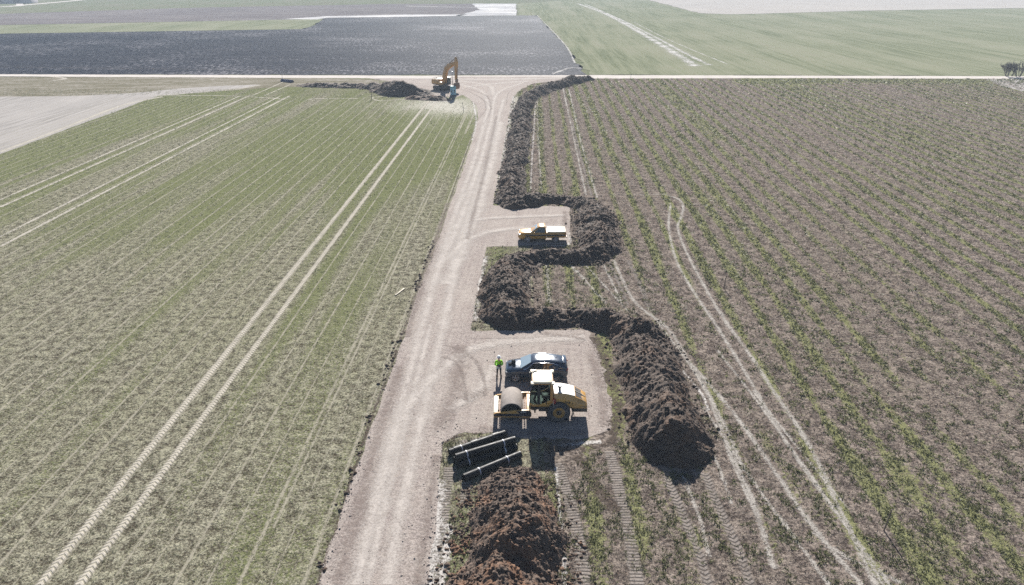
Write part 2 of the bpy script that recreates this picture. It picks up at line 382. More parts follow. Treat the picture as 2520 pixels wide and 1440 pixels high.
# ================================================================== GROUND SHEETS (each about 4 mm above the one below)
def sheet(name, pts, z, mat, jit=0.0, step=3.0, world=False):
    P = pts if world else GP(pts)
    out = []
    for i in range(len(P)):
        a = np.array(P[i]); b = np.array(P[(i + 1) % len(P)]); L = np.linalg.norm(b - a)
        st = max(step, 0.012 * min(np.hypot(*a), np.hypot(*b))); n = max(1, int(L / st)); nr = np.array([-(b - a)[1], (b - a)[0]]) / (L + 1e-9)
        for q in range(n):
            pnt = a + (b - a) * q / n
            out.append(pnt + nr * jit * (fbm(pnt[0] * 0.7 / max(st, 0.5) + 40, pnt[1] * 0.7 / max(st, 0.5), 3) - 0.5) * 2)
    bm = bmesh.new(); f = bm.faces.new([bm.verts.new((q[0], q[1], z)) for q in out])
    bm.normal_update()
    if f.normal.z < 0: f.normal_flip()
    bmesh.ops.triangulate(bm, faces=[f])
    me = bpy.data.meshes.new(name); bm.to_mesh(me); bm.free(); me.materials.append(mat)
    o = bpy.data.objects.new(name, me); COL.objects.link(o); return kind(o, 'structure')
def grid_field(name, x0, x1, y0, y1, dx, dy, z, mat, fun):
    nx = int((x1 - x0) / dx) + 1; ny = int((y1 - y0) / dy) + 1
    X, Y = np.meshgrid(np.linspace(x0, x1, nx), np.linspace(y0, y1, ny)); X = X.ravel(); Y = Y.ravel()
    I = np.arange(nx * ny).reshape(ny, nx)
    F = np.stack([I[:-1, :-1], I[:-1, 1:], I[1:, 1:], I[1:, :-1]], -1).reshape(-1, 4)
    g, p = fun(X, Y)
    return kind(np_mesh(name, np.stack([X, Y, np.full_like(X, z)], -1), F, mat, attrs={"green": g, "pale": p}), 'structure')

o = sheet("ground", [(-4000, -300), (4000, -300), (4000, 6000), (-4000, 6000)], -0.06, M_base, world=True, step=9000)

C_WHITE = G(1105, 285)
def left_masks(x, y):
    xr = x - ROW * y
    g = 0.42 + 0.5 * (fbm(xr / 7, y / 40, 4, 3) - 0.5) + 0.20 * np.clip((y - 45) / 60, 0, 1)
    g += 0.25 * (vnoise(xr * 0.9, y * 0.02, 9) - 0.5)
    d = np.hypot((x - C_WHITE[0]) / 24, (y - C_WHITE[1]) / 46)
    p = 0.44 * np.exp(-d ** 2 * 1.0) + 0.26 * np.exp(-((y - 158) / 16) ** 2) * (x > -110) + 0.28 * (fbm(x / 9, y / 16, 4, 21) - 0.45)
    p += 0.16 * np.exp(-((xr + 8.6 - 0.02 * y) / 2.5) ** 2)
    return np.clip(g, 0, 1), np.clip(p, 0, 1)
STRIPES = [(-1.8, 0.8, .5), (2.5, 1.2, .35), (5.5, 1.0, .4), (8.2, 0.8, .35), (13.2, 1.3, .75), (17.5, 0.8, .3), (22.0, 1.4, .45), (27.0, 1.0, .5), (31.5, 1.3, .4), (36, 1.2, .55), (41.5, 1.5, .5), (47, 1.2, .6), (54, 1.4, .55), (61, 1.6, .6), (69, 1.5, .6), (78, 1.8, .6), (88, 2, .6), (99, 2, .6), (112, 2.5, .6), (126, 2.5, .6)]
def right_masks(x, y):
    xr = x - ROW * y + 0.5 * (fbm(x / 9, y / 20, 3, 5) - 0.5)
    near = np.clip((75 - y) / 40, 0, 1)
    g = 0.25 + (0.25 + 0.35 * near) * (fbm(x / 2.2, y / 4.0, 4, 31) - 0.45) + 0.25 * (fbm(x / 14, y / 30, 3, 36) - 0.5) - 0.05 * near
    q = (xr - 13.2) / 2.35; kk = np.round(q); g = g + (0.24 + 0.42 * vnoise(kk * 1.7 + 3, y / 60, 47)) * np.exp(-((q - kk) * 2.35 / 0.48) ** 2) * (1 - 0.45 * near)
    g = g + 0.30 * (vnoise(xr / 0.7 + 9, y / 160, 41) - 0.5) * (1 - 0.5 * near) + 0.30 * (vnoise(xr / 5.0, y / 200, 43) - 0.5)
    g = g + 0.35 * np.exp(-((y - 192) / 5) ** 2) * (x > 60)
    p = 0.25 * fbm(x / 5, y / 9, 4, 51)
    return np.clip(g, 0, 1), np.clip(p, 0, 1)
grid_field("crop_field", -190, 2, 8, 199.5, 0.8, 1.6, 0.0, M_left, left_masks)
grid_field("stubble_field", 2, 215, 8, 199.5, 0.4, 1.6, 0.0, M_right, right_masks)

# fields behind the track
Z1 = 0.006
sheet("ploughed_field", [(-400, 84.5), (0, 83), (740, 72), (765, 66), (800, 45), (1100, 40), (1320, 38), (1385, 105), (1445, 184.5), (-400, 182.5)], Z1, M_plough, jit=1.6)
sheet("grass_field", [(-600, 74), (0, 62), (480, 53), (790, 47), (800, 45.2), (768, 65), (740, 72), (0, 83), (-600, 86)], Z1, M_fargreen, jit=2.0)
sheet("tilled_field", [(-500, 44), (0, 34), (480, 19), (950, 10), (1270, 9), (1272, 38), (1100, 40), (800, 45), (790, 46.5), (480, 52.5), (0, 61.5), (-500, 70)], Z1 - 0.003, M_farpurple, jit=2.6)
sheet("winter_crop_field", [(1272, 9), (1400, 0), (1590, -1), (1650, 15), (1722, 33), (1800, 36), (2120, 27), (2520, 21), (3000, 12), (3000, 188.5), (1447, 184.5), (1387, 105), (1322, 38), (1276, 38)], Z1, M_fargreen, jit=2.6)
sheet("bare_field", [(1592, -1), (1650, 14), (1722, 32.5), (1800, 35.5), (2120, 26.5), (2520, 20), (3000, 11), (3000, -18), (2500, -22), (1600, -14)], Z1 + 0.003, M_farbare, jit=2.6)
M_farglint = plain_field("silt_with_painted_glare", (0.22, 0.22, 0.24), (0.55, 0.54, 0.54), (0.72, 0.70, 0.68), 0.8, (0.12, 0.5, 1), 0.0, bumps=0.3)  # sun glare on the far field, painted as bright patchy colour
sheet("painted_silt_glare", [(1160, 9), (1270, 9), (1271, 38), (1120, 39.5), (1180, 24)], Z1 + 0.004, M_farglint, jit=1.5)
sheet("painted_silt_glare", [(700, 47), (800, 40), (1000, 36), (1150, 36), (1130, 39), (810, 44), (780, 48)], Z1 + 0.004, M_farglint, jit=1.5)
# left of the crop field: bare silt and the verge under the track
sheet("silt_field", [(-700, 236), (0, 238), (200, 236), (330, 229), (440, 218), (560, 211), (640, 208), (600, 216), (520, 224), (430, 234), (390, 236), (0, 380), (-700, 650)], 0.013, M_bare, jit=0.5)
sheet("verge", [(-700, 191), (0, 190), (760, 192), (935, 196), (930, 215), (700, 214), (430, 232), (390, 233), (200, 238.5), (0, 238.5), (-700, 237)], 0.010, M_verge, jit=0.5)
sheet("verge", [(2425, 196), (2520, 194), (2700, 194), (2700, 232), (2520, 226), (2470, 212)], 0.006, M_bare, jit=0.6)

# the farm track that crosses the picture, the gravel road and its two lay-bys
def band(name, rows, z, mat, across=14, jit=0.25, crown=0.0):
    """rows: (left point, right point) on the ground, swept into one sheet"""
    L = smooth_line([r[0] for r in rows], 0.8); 
    lc = [np.array(q) for q in L]
    rr = [np.array(r[1]) for r in rows]; ll = [np.array(r[0]) for r in rows]
    # matched resampling
    Ls, Rs = [], []
    for i in range(len(rows) - 1):
        n = max(2, int(max(np.linalg.norm(ll[i + 1] - ll[i]), np.linalg.norm(rr[i + 1] - rr[i])) / 0.7))
        for k in range(n):
            t = k / n; Ls.append(ll[i] * (1 - t) + ll[i + 1] * t); Rs.append(rr[i] * (1 - t) + rr[i + 1] * t)
    Ls.append(ll[-1]); Rs.append(rr[-1]); Ls = np.array(Ls); Rs = np.array(Rs); n = len(Ls)
    def sm(A):
        for _ in range(6): A[1:-1] = (A[:-2] + 2 * A[1:-1] + A[2:]) / 4
        return A
    Ls = sm(Ls); Rs = sm(Rs); V = []
    for i in range(n):
        d = (Rs[i] - Ls[i]); d = d / (np.linalg.norm(d) + 1e-9)
        a = Ls[i] + d * jit * (fbm(np.array([i * 0.35]), np.array([3.3]), 3, 61)[0] - 0.5) * 2
        b = Rs[i] + d * jit * (fbm(np.array([i * 0.35]), np.array([9.1]), 3, 67)[0] - 0.5) * 2
        for k in range(across + 1):
            t = k / across; q = a * (1 - t) + b * t
            V.append((q[0], q[1], z + crown * (1 - (2 * t - 1) ** 4) ))
    I = np.arange(n * (across + 1)).reshape(n, across + 1)
    F = np.stack([I[:-1, :-1], I[:-1, 1:], I[1:, 1:], I[1:, :-1]], -1).reshape(-1, 4)
    return kind(np_mesh(name, np.array(V), F, mat, smooth=True), 'structure')
band("farm_track", [(G(x, y0), G(x, y1)) for x, y0, y1 in [(-900, 181, 185.5), (0, 183, 188.2), (600, 185, 191.5), (1060, 186.5, 193.5), (1440, 185, 193.5), (2000, 186.5, 192.5), (2520, 188, 194.5), (3300, 190, 197)]], 0.018, M_track, across=4, jit=0.3)
ROAD = [(1760, 640, 1020), (1600, 705, 1040), (1500, 745, 1050), (1440, 778, 1055), (1300, 828, 1072), (1170, 870, 1082), (1090, 900, 1092), (1000, 930, 1115), (880, 975, 1140), (815, 998, 1157), (720, 1030, 1174), (612, 1070, 1198), (505, 1108, 1213), (440, 1132, 1226), (340, 1164, 1244), (290, 1177, 1253), (260, 1174, 1257), (240, 1150, 1262), (222, 1115, 1280), (206, 1082, 1312), (193, 1066, 1425), (189, 1063, 1440)]
sheet("gravel_apron", [(905, 192), (1075, 191), (1140, 233), (1120, 240), (1080, 238), (1040, 226), (1015, 214), (1000, 204), (930, 197)], 0.010, M_gravel, jit=0.4)
band("gravel_road", [(G(l, y), G(r, y)) for y, l, r in ROAD], 0.014, M_gravel, across=16, jit=0.22, crown=0.03)
PAD_NEAR = [(1070, 1110), (1088, 1092), (1122, 1072), (1210, 1064), (1300, 1078), (1450, 1080), (1497, 1056), (1508, 1000), (1492, 930), (1464, 850), (1447, 813), (1380, 811), (1160, 816), (1120, 800), (1090, 880)]
PAD_FAR = [(1130, 622), (1200, 607), (1285, 606), (1402, 600), (1403, 508), (1215, 506), (1180, 490), (1150, 520)]
sheet("gravel_bay", PAD_NEAR, 0.012, M_gravel, jit=0.45, step=0.5)
sheet("gravel_bay", PAD_FAR, 0.012, M_gravel, jit=0.4, step=0.5)

def strips(name, items, mat, z):
    """items: (photo polyline, width in metres); all marks of one kind are one sheet lying on the ground"""
    V, F, UV = [], [], []
    for ii, (line, wd) in enumerate(items):
        P = smooth_line(GP(line), 0.7); s = 0.0; base = len(V); m = len(P)
        for i in range(m):
            d = P[min(i + 1, m - 1)] - P[max(i - 1, 0)]; d = d / (np.linalg.norm(d) + 1e-9); nr = np.array([-d[1], d[0]])
            if i: s += np.linalg.norm(P[i] - P[i - 1])
            ww = wd * (0.8 + 0.4 * fbm(np.array([s * 0.4]), np.array([wd * 7 + base]), 3, 5)[0])
            for q, sg in ((0, -1), (1, 1)):
                c = P[i] + nr * sg * ww / 2; V.append((c[0], c[1], z + ii * 0.0002)); UV.append((q, s))
        for i in range(m - 1): F.append((base + 2 * i, base + 2 * i + 2, base + 2 * i + 3, base + 2 * i + 1))
    o = np_mesh(name, np.array(V), np.array(F), mat, uv=np.array(UV)); o.visible_shadow = True
    return kind(o, 'structure')
def row_line(x, y, y2, n=6): return [(VPX(x, y, y + (y2 - y) * i / n), y + (y2 - y) * i / n) for i in range(n + 1)]

strips("wheel_tracks", [(row_line(97, 1440, 243, 10), 0.62), (row_line(194, 1440, 243, 10), 0.62)], M_rut_tread, 0.008)
strips("wheel_tracks", [(row_line(0, 583, 236), 0.6), (row_line(0, 607, 236), 0.75), (row_line(0, 492, 236), 0.6), (row_line(0, 510, 236), 0.7),
    ([(1052, 250), (1000, 245), (935, 248), (918, 240), (960, 236)], 0.5), ([(690, 243), (560, 236), (420, 236)], 0.7), ([(880, 243), (780, 243), (760, 246)], 0.6), ([(620, 236), (690, 205), (700, 200)], 0.5), ([(650, 236), (715, 208)], 0.5), ([(400, 238), (300, 260), (150, 318), (0, 374)], 1.4), ([(380, 236), (560, 222), (640, 210)], 1.2), ([(110, 187), (160, 193), (130, 199)], 2.0)], M_rut_far, 0.014)
items = []
for X0 in [-1.6 * k - 4.0 for k in range(2, 60)]:
    x, y = 1260 + (X0) * 49.5, 1440
    ytop = 246 if x > -600 else 240
    ys = 1440
    if x < 0:
        ys = max(250, -78 + (1317 - 0) * (1440 + 78) / (1317 - x)) + 10
    xs = VPX(x, y, ys)
    items.append((row_line(xs, ys, ytop, 8), (0.30 if round((X0 + 4.0) / 1.6) % 2 == 0 else 0.14) + 0.12 * random.random()))
strips("drill_lines", items, M_rut_faint, 0.004)
strips("drill_lines", [(row_line(VPX(1055, 640, 1000), 1000, 330, 6), 0.42), (row_line(VPX(720, 1200, 1300), 1300, 260, 8), 0.30), (row_line(1145, 330, 252, 2), 0.5), (row_line(1125, 330, 252, 2), 0.4)], M_rut_faint, 0.010)
strips("wheel_tracks", [(q_, w_ * 1.4) for q_, w_ in [([(1385, 215), (1410, 330), (1442, 480)], 0.5), ([(1400, 220), (1430, 350), (1470, 487)], 0.5), ([(1322, 240), (1324, 330), (1333, 470)], 0.42), ([(1345, 648), (1352, 745)], 0.5),
    ([(1640, 480), (1668, 489), (1681, 506), (1676, 535), (1668, 562), (1690, 622), (1742, 720), (1792, 800), (1850, 880), (1905, 965), (1985, 1085), (2060, 1240), (2155, 1440)], 0.55),
    ([(1560, 480), (1640, 478)], 0.3), ([(1650, 500), (1646, 560), (1664, 640), (1705, 715), (1762, 800), (1812, 880), (1882, 1000), (1962, 1130), (2065, 1270), (2190, 1440)], 0.5),
    ([(1510, 640), (1560, 740), (1640, 805), (1690, 880), (1745, 975), (1790, 1095), (1850, 1230), (1905, 1400)], 0.55), ([(1400, 648), (1440, 690), (1492, 748)], 0.5), ([(1436, 648), (1485, 700), (1545, 764)], 0.4),
    ([(1700, 895), (1800, 1010), (1900, 1150), (1995, 1290), (2120, 1440)], 0.5), ([(1480, 640), (1530, 745)], 0.4), ([(1680, 1170), (1720, 1270), (1745, 1370)], 0.4), ([(1790, 1110), (1830, 1200), (1890, 1330)], 0.3), ([(2000, 1310), (2080, 1370), (2230, 1440)], 0.4), ([(1730, 1000), (1850, 1180), (1960, 1330), (2040, 1440)], 0.4), ([(1765, 862), (1842, 960), (1952, 1110), (2105, 1330), (2175, 1440)], 0.35), ([(1600, 770), (1702, 905), (1780, 1040), (1830, 1160)], 0.4), ([(1852, 962), (1962, 1100), (2085, 1250)], 0.3), ([(1690, 1010), (1760, 1130), (1800, 1240)], 0.35)]], M_rut, 0.010)
strips("tread_marks", [([(1640, 1172), (1682, 1270), (1720, 1360), (1745, 1450)], 0.75), ([(1735, 1165), (1770, 1250), (1815, 1350), (1850, 1450)], 0.75), ([(1545, 640), (1575, 700), (1600, 765)], 0.6), ([(1498, 640), (1520, 690), (1545, 752)], 0.5), ([(1408, 300), (1428, 380), (1455, 482)], 0.5)], M_chev, 0.006)
strips("tread_marks", [([(1372, 1140), (1400, 1230), (1425, 1330), (1440, 1460)], 0.95), ([(1500, 1110), (1522, 1200), (1548, 1310), (1572, 1460)], 0.95), ([(1108, 1150), (1090, 1260), (1072, 1460)], 1.0), ([(1150, 1180), (1140, 1240)], 0.8), ([(1120, 1092), (1200, 1078), (1250, 1076)], 0.6)], M_bars, 0.012)
strips("clay_crumbs", [([(1085, 1180), (1074, 1300), (1058, 1460)], 1.3), ([(1105, 1290), (1085, 1460)], 1.0), ([(1262, 236), (1258, 270), (1246, 340), (1236, 410), (1226, 465)], 1.8), ([(1194, 630), (1182, 700), (1168, 790)], 1.3), ([(1300, 640), (1302, 720)], 0.6), ([(1318, 250), (1312, 350), (1305, 470)], 0.7), ([(1400, 575), (1398, 602), (1330, 606)], 0.8), ([(1368, 1150), (1378, 1260), (1392, 1440)], 0.5), ([(1480, 1088), (1380, 1096)], 0.8), ([(1650, 880), (1720, 960), (1745, 1010)], 0.5), ([(1060, 252), (1110, 250)], 1.5), ([(1165, 252), (1172, 300), (1162, 345)], 0.9), ([(1310, 212), (1360, 205), (1425, 200)], 1.0)], M_chalk, 0.016)
strips("dust_lines", [(q_, w_ * 1.9) for q_, w_ in [([(x, y) for x, y in [(878, 1440), (925, 1240), (993, 978), (1040, 800), (1085, 640), (1130, 500), (1165, 400), (1193, 300), (1206, 250)]], 0.75), ([(955, 1440), (990, 1240), (1050, 978), (1092, 800), (1128, 640), (1168, 500), (1200, 400), (1224, 300), (1240, 245)], 0.75),
    ([(905, 1440), (948, 1240), (1015, 978), (1060, 800)], 0.45), ([(1120, 640), (1150, 540), (1190, 420)], 1.2), ([(1100, 700), (1160, 560), (1205, 420), (1232, 300)], 1.3), ([(1070, 192), (1200, 196), (1420, 191)], 2.5), ([(1140, 215), (1220, 206), (1300, 200)], 1.6), ([(1215, 235), (1200, 210), (1110, 198)], 1.3), ([(925, 1240), (1000, 1010), (1100, 900), (1200, 850), (1440, 830)], 0.9), ([(1100, 640), (1150, 590), (1240, 566), (1390, 556)], 0.9), ([(1110, 560), (1180, 540), (1390, 530)], 0.7), ([(1130, 505), (1175, 420), (1208, 300), (1225, 230), (1290, 203)], 0.8), ([(1080, 660), (1140, 520), (1182, 400)], 0.9), ([(1205, 270), (1185, 225), (1120, 205)], 0.9), ([(1100, 1010), (1180, 960), (1215, 900)], 0.8)]], M_dust, 0.05)
strips("tyre_arcs", [([(1090, 850), (1130, 860), (1168, 885), (1190, 930), (1195, 975)], 0.6), ([(1085, 880), (1120, 890), (1140, 930), (1150, 990)], 0.5), ([(1140, 985), (1175, 970), (1190, 965)], 1.4), ([(1165, 305), (1195, 270), (1182, 240), (1130, 218)], 0.5), ([(1190, 308), (1206, 262), (1150, 222)], 0.35), ([(1245, 260), (1258, 222), (1320, 205)], 0.4), ([(1160, 832), (1300, 832), (1440, 822)], 0.3)], M_arc, 0.054)
strips("mud_smears", [([(1222, 285), (1213, 330), (1200, 390), (1180, 470), (1150, 590)], 1.1), ([(1100, 500), (1072, 600), (1040, 700), (1000, 830)], 1.4), ([(1210, 270), (1196, 236), (1140, 216)], 1.0), ([(985, 900), (935, 1060), (880, 1260), (830, 1440)], 1.6), ([(1135, 850), (1120, 960), (1080, 1060)], 2.2), ([(1450, 860), (1480, 960), (1480, 1050)], 1.5), ([(1330, 820), (1440, 835)], 1.0), ([(1390, 520), (1390, 560)], 1.2), ([(1180, 1050), (1300, 1066), (1440, 1066)], 1.3), ([(1075, 1120), (1050, 1280), (1030, 1440)], 1.2)], M_mud, 0.0585)
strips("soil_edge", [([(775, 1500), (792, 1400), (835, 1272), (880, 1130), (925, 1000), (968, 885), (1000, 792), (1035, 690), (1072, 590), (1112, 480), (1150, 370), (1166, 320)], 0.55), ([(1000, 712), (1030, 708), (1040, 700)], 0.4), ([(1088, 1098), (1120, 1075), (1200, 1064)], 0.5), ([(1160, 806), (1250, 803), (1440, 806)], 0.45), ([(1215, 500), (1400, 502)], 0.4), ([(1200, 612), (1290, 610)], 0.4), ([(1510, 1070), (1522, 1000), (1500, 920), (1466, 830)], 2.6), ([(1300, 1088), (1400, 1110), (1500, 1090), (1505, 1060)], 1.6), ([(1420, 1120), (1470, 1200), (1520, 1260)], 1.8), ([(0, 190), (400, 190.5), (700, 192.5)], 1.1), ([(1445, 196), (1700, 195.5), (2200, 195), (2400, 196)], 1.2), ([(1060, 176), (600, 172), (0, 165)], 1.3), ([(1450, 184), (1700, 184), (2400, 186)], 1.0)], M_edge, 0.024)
# wet bare streaks far behind, the sun's glint painted into their colour
strips("painted_glint_streaks", [([(1422, 9), (1480, 30), (1540, 60), (1610, 100), (1660, 130), (1712, 163)], 7.5), ([(1440, 10), (1520, 45), (1600, 85), (1680, 128), (1745, 160)], 4.0), ([(1560, 55), (1650, 100), (1790, 158)], 1.2)], M_glint, 0.022)
strips("painted_glint_streaks", [([(780, 44), (950, 38), (1272, 34)], 7.0), ([(1000, 15), (1150, 18), (1272, 18)], 12.0), ([(1180, 28), (1272, 27)], 20.0), ([(500, 52), (640, 49), (780, 46)], 4.0), ([(1322, 38), (1386, 105), (1415, 155)], 1.4), ([(1360, 182), (1400, 168), (1430, 168)], 2.5), ([(0, 17), (60, 12), (120, 7), (178, 3)], 6.0)], M_glint, 0.022)
strips("lane", [([(-300, 26), (0, 17), (60, 12.5), (120, 7.5), (176, 2.5), (230, -3)], 8.0), ([(49, 13), (45, 0), (40, -8)], 5.0)], M_track, 0.03)

# ================================================================== SOIL HEAPS
def soil_mat(name, dark, mid, red, redamt=0.3):
    k = NT(name); p = k.pos()
    a = k.noise(p, 7.0, 5, 0.72); b = k.noise(p, 1.3, 4, 0.65); d = k.noise(p, 0.45, 4, 0.6)
    c = k.mix(k.ramp(a, 0.36, 0.66), dark, mid)
    c = k.mix(k.math('MULTIPLY', k.ramp(k.math('ADD', k.math('MULTIPLY', b, 0.5), k.math('MULTIPLY', d, 0.5)), 0.47, 0.62), redamt, clamp=True), c, red)
    c = k.mix(k.math('MULTIPLY', k.ramp(k.noise(p, 5.0, 5, 0.8), 0.62, 0.74), 0.55), c, (0.21, 0.185, 0.165))
    h = k.math('ADD', a, k.math('MULTIPLY', b, 1.2))
    return k.done(k.bsdf(c, 0.8, 0, 0.2, k.bump(h, 1.0, 0.10)))
M_soil = soil_mat("dark_topsoil", (0.034, 0.025, 0.020), (0.155, 0.117, 0.095), (0.15, 0.09, 0.058), 0.55)
M_redsoil = soil_mat("reddish_topsoil", (0.042, 0.030, 0.024), (0.18, 0.132, 0.104), (0.21, 0.112, 0.065), 0.75)

def heap(name, crest, mat, res, label, lump=1.0, seed=0):
    """crest: (photo x, photo y, crest height, half width); swept into a lumpy heap of its own"""
    pts = [np.array((*G(a, b, h), h, wd)) for a, b, h, wd in crest]
    line = smooth_line(pts, 0.8)
    L = np.array(line); pad = 3.5
    sl = np.r_[0, np.cumsum(np.hypot(np.diff(L[:, 0]), np.diff(L[:, 1])))]
    L[:, 2] *= 0.66 + 0.62 * vnoise(sl / 2.6, sl * 0 + seed + .4, 3) ; L[:, 3] *= 0.80 + 0.36 * vnoise(sl / 3.1, sl * 0 + seed + .4, 8)
    L[:, 0] += 0.9 * (vnoise(sl / 3.4, sl * 0 + seed + .4, 12) - .5); L[:, 1] += 0.9 * (vnoise(sl / 3.4, sl * 0 + seed + .4, 19) - .5)
    xs = np.arange(L[:, 0].min() - L[:, 3].max() - pad, L[:, 0].max() + L[:, 3].max() + pad, res)
    ys = np.arange(L[:, 1].min() - L[:, 3].max() - pad, L[:, 1].max() + L[:, 3].max() + pad, res)
    X, Y = np.meshgrid(xs, ys); sh = X.shape; X = X.ravel(); Y = Y.ravel()
    near = np.zeros(X.shape, bool)
    for q in L[::4]: near |= (np.abs(X - q[0]) < q[3] + 3.5) & (np.abs(Y - q[1]) < q[3] + 3.5)
    idx = np.nonzero(near)[0]; x = X[idx]; y = Y[idx]
    # domain warp so the foot is never an even line
    wx = x + 0.9 * (fbm(x / 1.7, y / 1.7, 3, seed + 3) - 0.5); wy = y + 0.9 * (fbm(x / 1.7 + 50, y / 1.7, 3, seed + 4) - 0.5)
    best = np.full(x.shape, -1e9)
    for i in range(0, len(L) - 1, 2):
        ax, ay, ah, aw = L[i]; bx, by, bh, bw = L[min(i + 2, len(L) - 1)]
        dx, dy = bx - ax, by - ay; l2 = dx * dx + dy * dy + 1e-9
        t = np.clip(((wx - ax) * dx + (wy - ay) * dy) / l2, 0, 1)
        d = np.hypot(wx - ax - t * dx, wy - ay - t * dy) / (aw + (bw - aw) * t)
        h = (ah + (bh - ah) * t) * (1 - d ** 1.35)
        best = np.maximum(best, np.where(d < 1.35, h, -9))
    H = best
    m = np.clip(H / 0.8 + 0.35, 0.15, 1)
    tip = fbm(x / 2.6, y / 2.6, 3, seed + 11)
    H = H + lump * m * (0.8 * (tip - 0.5) + 0.45 * (fbm(x / 1.1, y / 0.8, 3, seed + 17) - 0.5) + 0.30 * (fbm(x / 0.42, y / 0.30, 3, seed + 23) - 0.5) + 0.17 * (vnoise(x / 0.15, y / 0.11, seed + 29) - 0.5))
    full = np.full(X.shape, -9.0); full[idx] = H; Z = full.reshape(sh)
    ok = (Z[:-1, :-1] > -0.12) | (Z[1:, :-1] > -0.12) | (Z[:-1, 1:] > -0.12) | (Z[1:, 1:] > -0.12)
    ok &= (Z[:-1, :-1] > -5) & (Z[1:, :-1] > -5) & (Z[:-1, 1:] > -5) & (Z[1:, 1:] > -5)
    I = np.arange(X.size).reshape(sh)
    F = np.stack([I[:-1, :-1], I[:-1, 1:], I[1:, 1:], I[1:, :-1]], -1)[ok]
    used = np.unique(F); remap = -np.ones(X.size, int); remap[used] = np.arange(len(used))
    V = np.stack([X[used] + 0.35 * res * (RNG.random(len(used)) - .5), Y[used] + 0.35 * res * (RNG.random(len(used)) - .5), np.maximum(full[used], -0.15)], -1)
    o = np_mesh(name, V, remap[F], mat, smooth=False)
    return tag(o, label, "soil heap"), L
bank, L1 = heap("soil_bank", [(1448, 190, 0.8, 2.0), (1420, 187, 1.5, 2.8), (1380, 196, 1.6, 2.8), (1335, 209, 1.6, 2.6), (1300, 228, 1.6, 2.3), (1286, 260, 1.5, 2.2), (1277, 320, 1.4, 2.1), (1268, 390, 1.3, 2.1), (1259, 450, 1.3, 2.2), (1268, 478, 1.3, 2.3), (1335, 476, 1.0, 1.7), (1415, 482, 1.0, 1.7), (1460, 495, 1.4, 2.5), (1470, 545, 1.5, 2.6), (1472, 590, 1.4, 2.4), (1440, 612, 1.1, 1.9), (1380, 613, 0.9, 1.5), (1310, 618, 1.0, 1.7), (1255, 630, 1.4, 2.3), (1244, 690, 1.5, 2.3), (1243, 742, 1.5, 2.3), (1300, 757, 1.2, 1.7), (1400, 757, 1.0, 1.6), (1500, 765, 1.2, 1.8), (1566, 790, 1.5, 2.3), (1608, 870, 1.7, 2.6), (1635, 950, 1.8, 2.6), (1655, 1020, 1.9, 2.6), (1668, 1060, 1.4, 2.2)], M_soil, 0.085,
    "long winding bank of dark topsoil running right of the gravel road, round both parking bays", 1.0, 0)
near, L2 = heap("soil_heap", [(1257, 1172, 0.9, 1.7), (1256, 1205, 1.5, 2.4), (1255, 1260, 2.0, 2.8), (1252, 1310, 1.7, 2.8), (1236, 1350, 1.2, 2.6), (1226, 1390, 1.8, 2.7), (1222, 1450, 1.9, 2.9), (1215, 1560, 1.7, 2.8)], M_redsoil, 0.055,
    "reddish brown soil heap in front of the black pipes at the bottom edge", 1.0, 70)
far_, L3 = heap("soil_heap", [(742, 206, 0.5, 1.6), (760, 202, 0.9, 2.4), (800, 204, 0.9, 2.2), (880, 206, 0.9, 2.2), (928, 205, 1.3, 2.8), (955, 203, 2.2, 4.0), (985, 202, 2.7, 4.8), (1010, 210, 2.1, 4.4), (1035, 221, 1.2, 3.2), (1052, 228, 0.7, 2.0)], M_soil, 0.20,
    "dark soil heap with a long low tail, left of the excavator", 1.1, 140)
small, L4 = heap("soil_heap", [(1012, 236, 0.7, 1.8), (1050, 234, 0.9, 2.2), (1082, 238, 0.8, 2.0), (1098, 240, 0.5, 1.5)], M_redsoil, 0.14,
    "small low brown soil heap at the foot of the excavator tracks", 0.8, 200)

# loose clods round the feet of the heaps and along the cut edge of the road
def scatter_clods(name, pts, sizes, mat):
    base = np.array([(1, 0, 0), (-1, 0, 0), (0, 1, 0), (0, -1, 0), (0, 0, 1), (0, 0, -0.6), (.6, .6, .45), (-.6, .6, .4), (.6, -.6, .4), (-.6, -.6, .45)], float)
    tri = []
    bm = bmesh.new(); vs = [bm.verts.new(q) for q in base]; bmesh.ops.convex_hull(bm, input=vs); bmesh.ops.triangulate(bm, faces=bm.faces[:]); bm.verts.index_update()
    T = np.array([[v.index for v in f.verts] for f in bm.faces]); B = np.array([v.co[:] for v in bm.verts]); bm.free()
    n = len(pts); k = len(B)
    V = B[None] * (0.6 + 0.8 * RNG.random((n, k, 1))) * (sizes[:, None, None] * (0.7 + 0.6 * RNG.random((n, 1, 3))))
    a = RNG.random(n) * 6.283; c, s = np.cos(a)[:, None], np.sin(a)[:, None]
    V = np.stack([V[..., 0] * c - V[..., 1] * s, V[..., 0] * s + V[..., 1] * c, V[..., 2]], -1) + pts[:, None, :]
    F = (T[None] + (np.arange(n) * k)[:, None, None]).reshape(-1, 3)
    o = np_mesh(name, V.reshape(-1, 3), F, mat); return kind(o, 'stuff')
def around(L, n, lo, hi):
    i = RNG.integers(0, len(L) - 1, n); d = L[np.minimum(i + 1, len(L) - 1), :2] - L[np.maximum(i - 1, 0), :2]; d /= np.linalg.norm(d, axis=1)[:, None] + 1e-9
    nr = np.stack([-d[:, 1], d[:, 0]], -1); sg = np.where(RNG.random(n) < .5, 1, -1)[:, None]
    off = (L[i, 3] * (lo + (hi - lo) * RNG.random(n) ** 1.8))[:, None]
    xy = L[i, :2] + nr * sg * off + RNG.normal(0, .25, (n, 2)); return xy
def on_road(x, y):
    return in_poly(x, y, ROADPOLY) | in_poly(x, y, GP(PAD_NEAR)) | in_poly(x, y, GP(PAD_FAR))
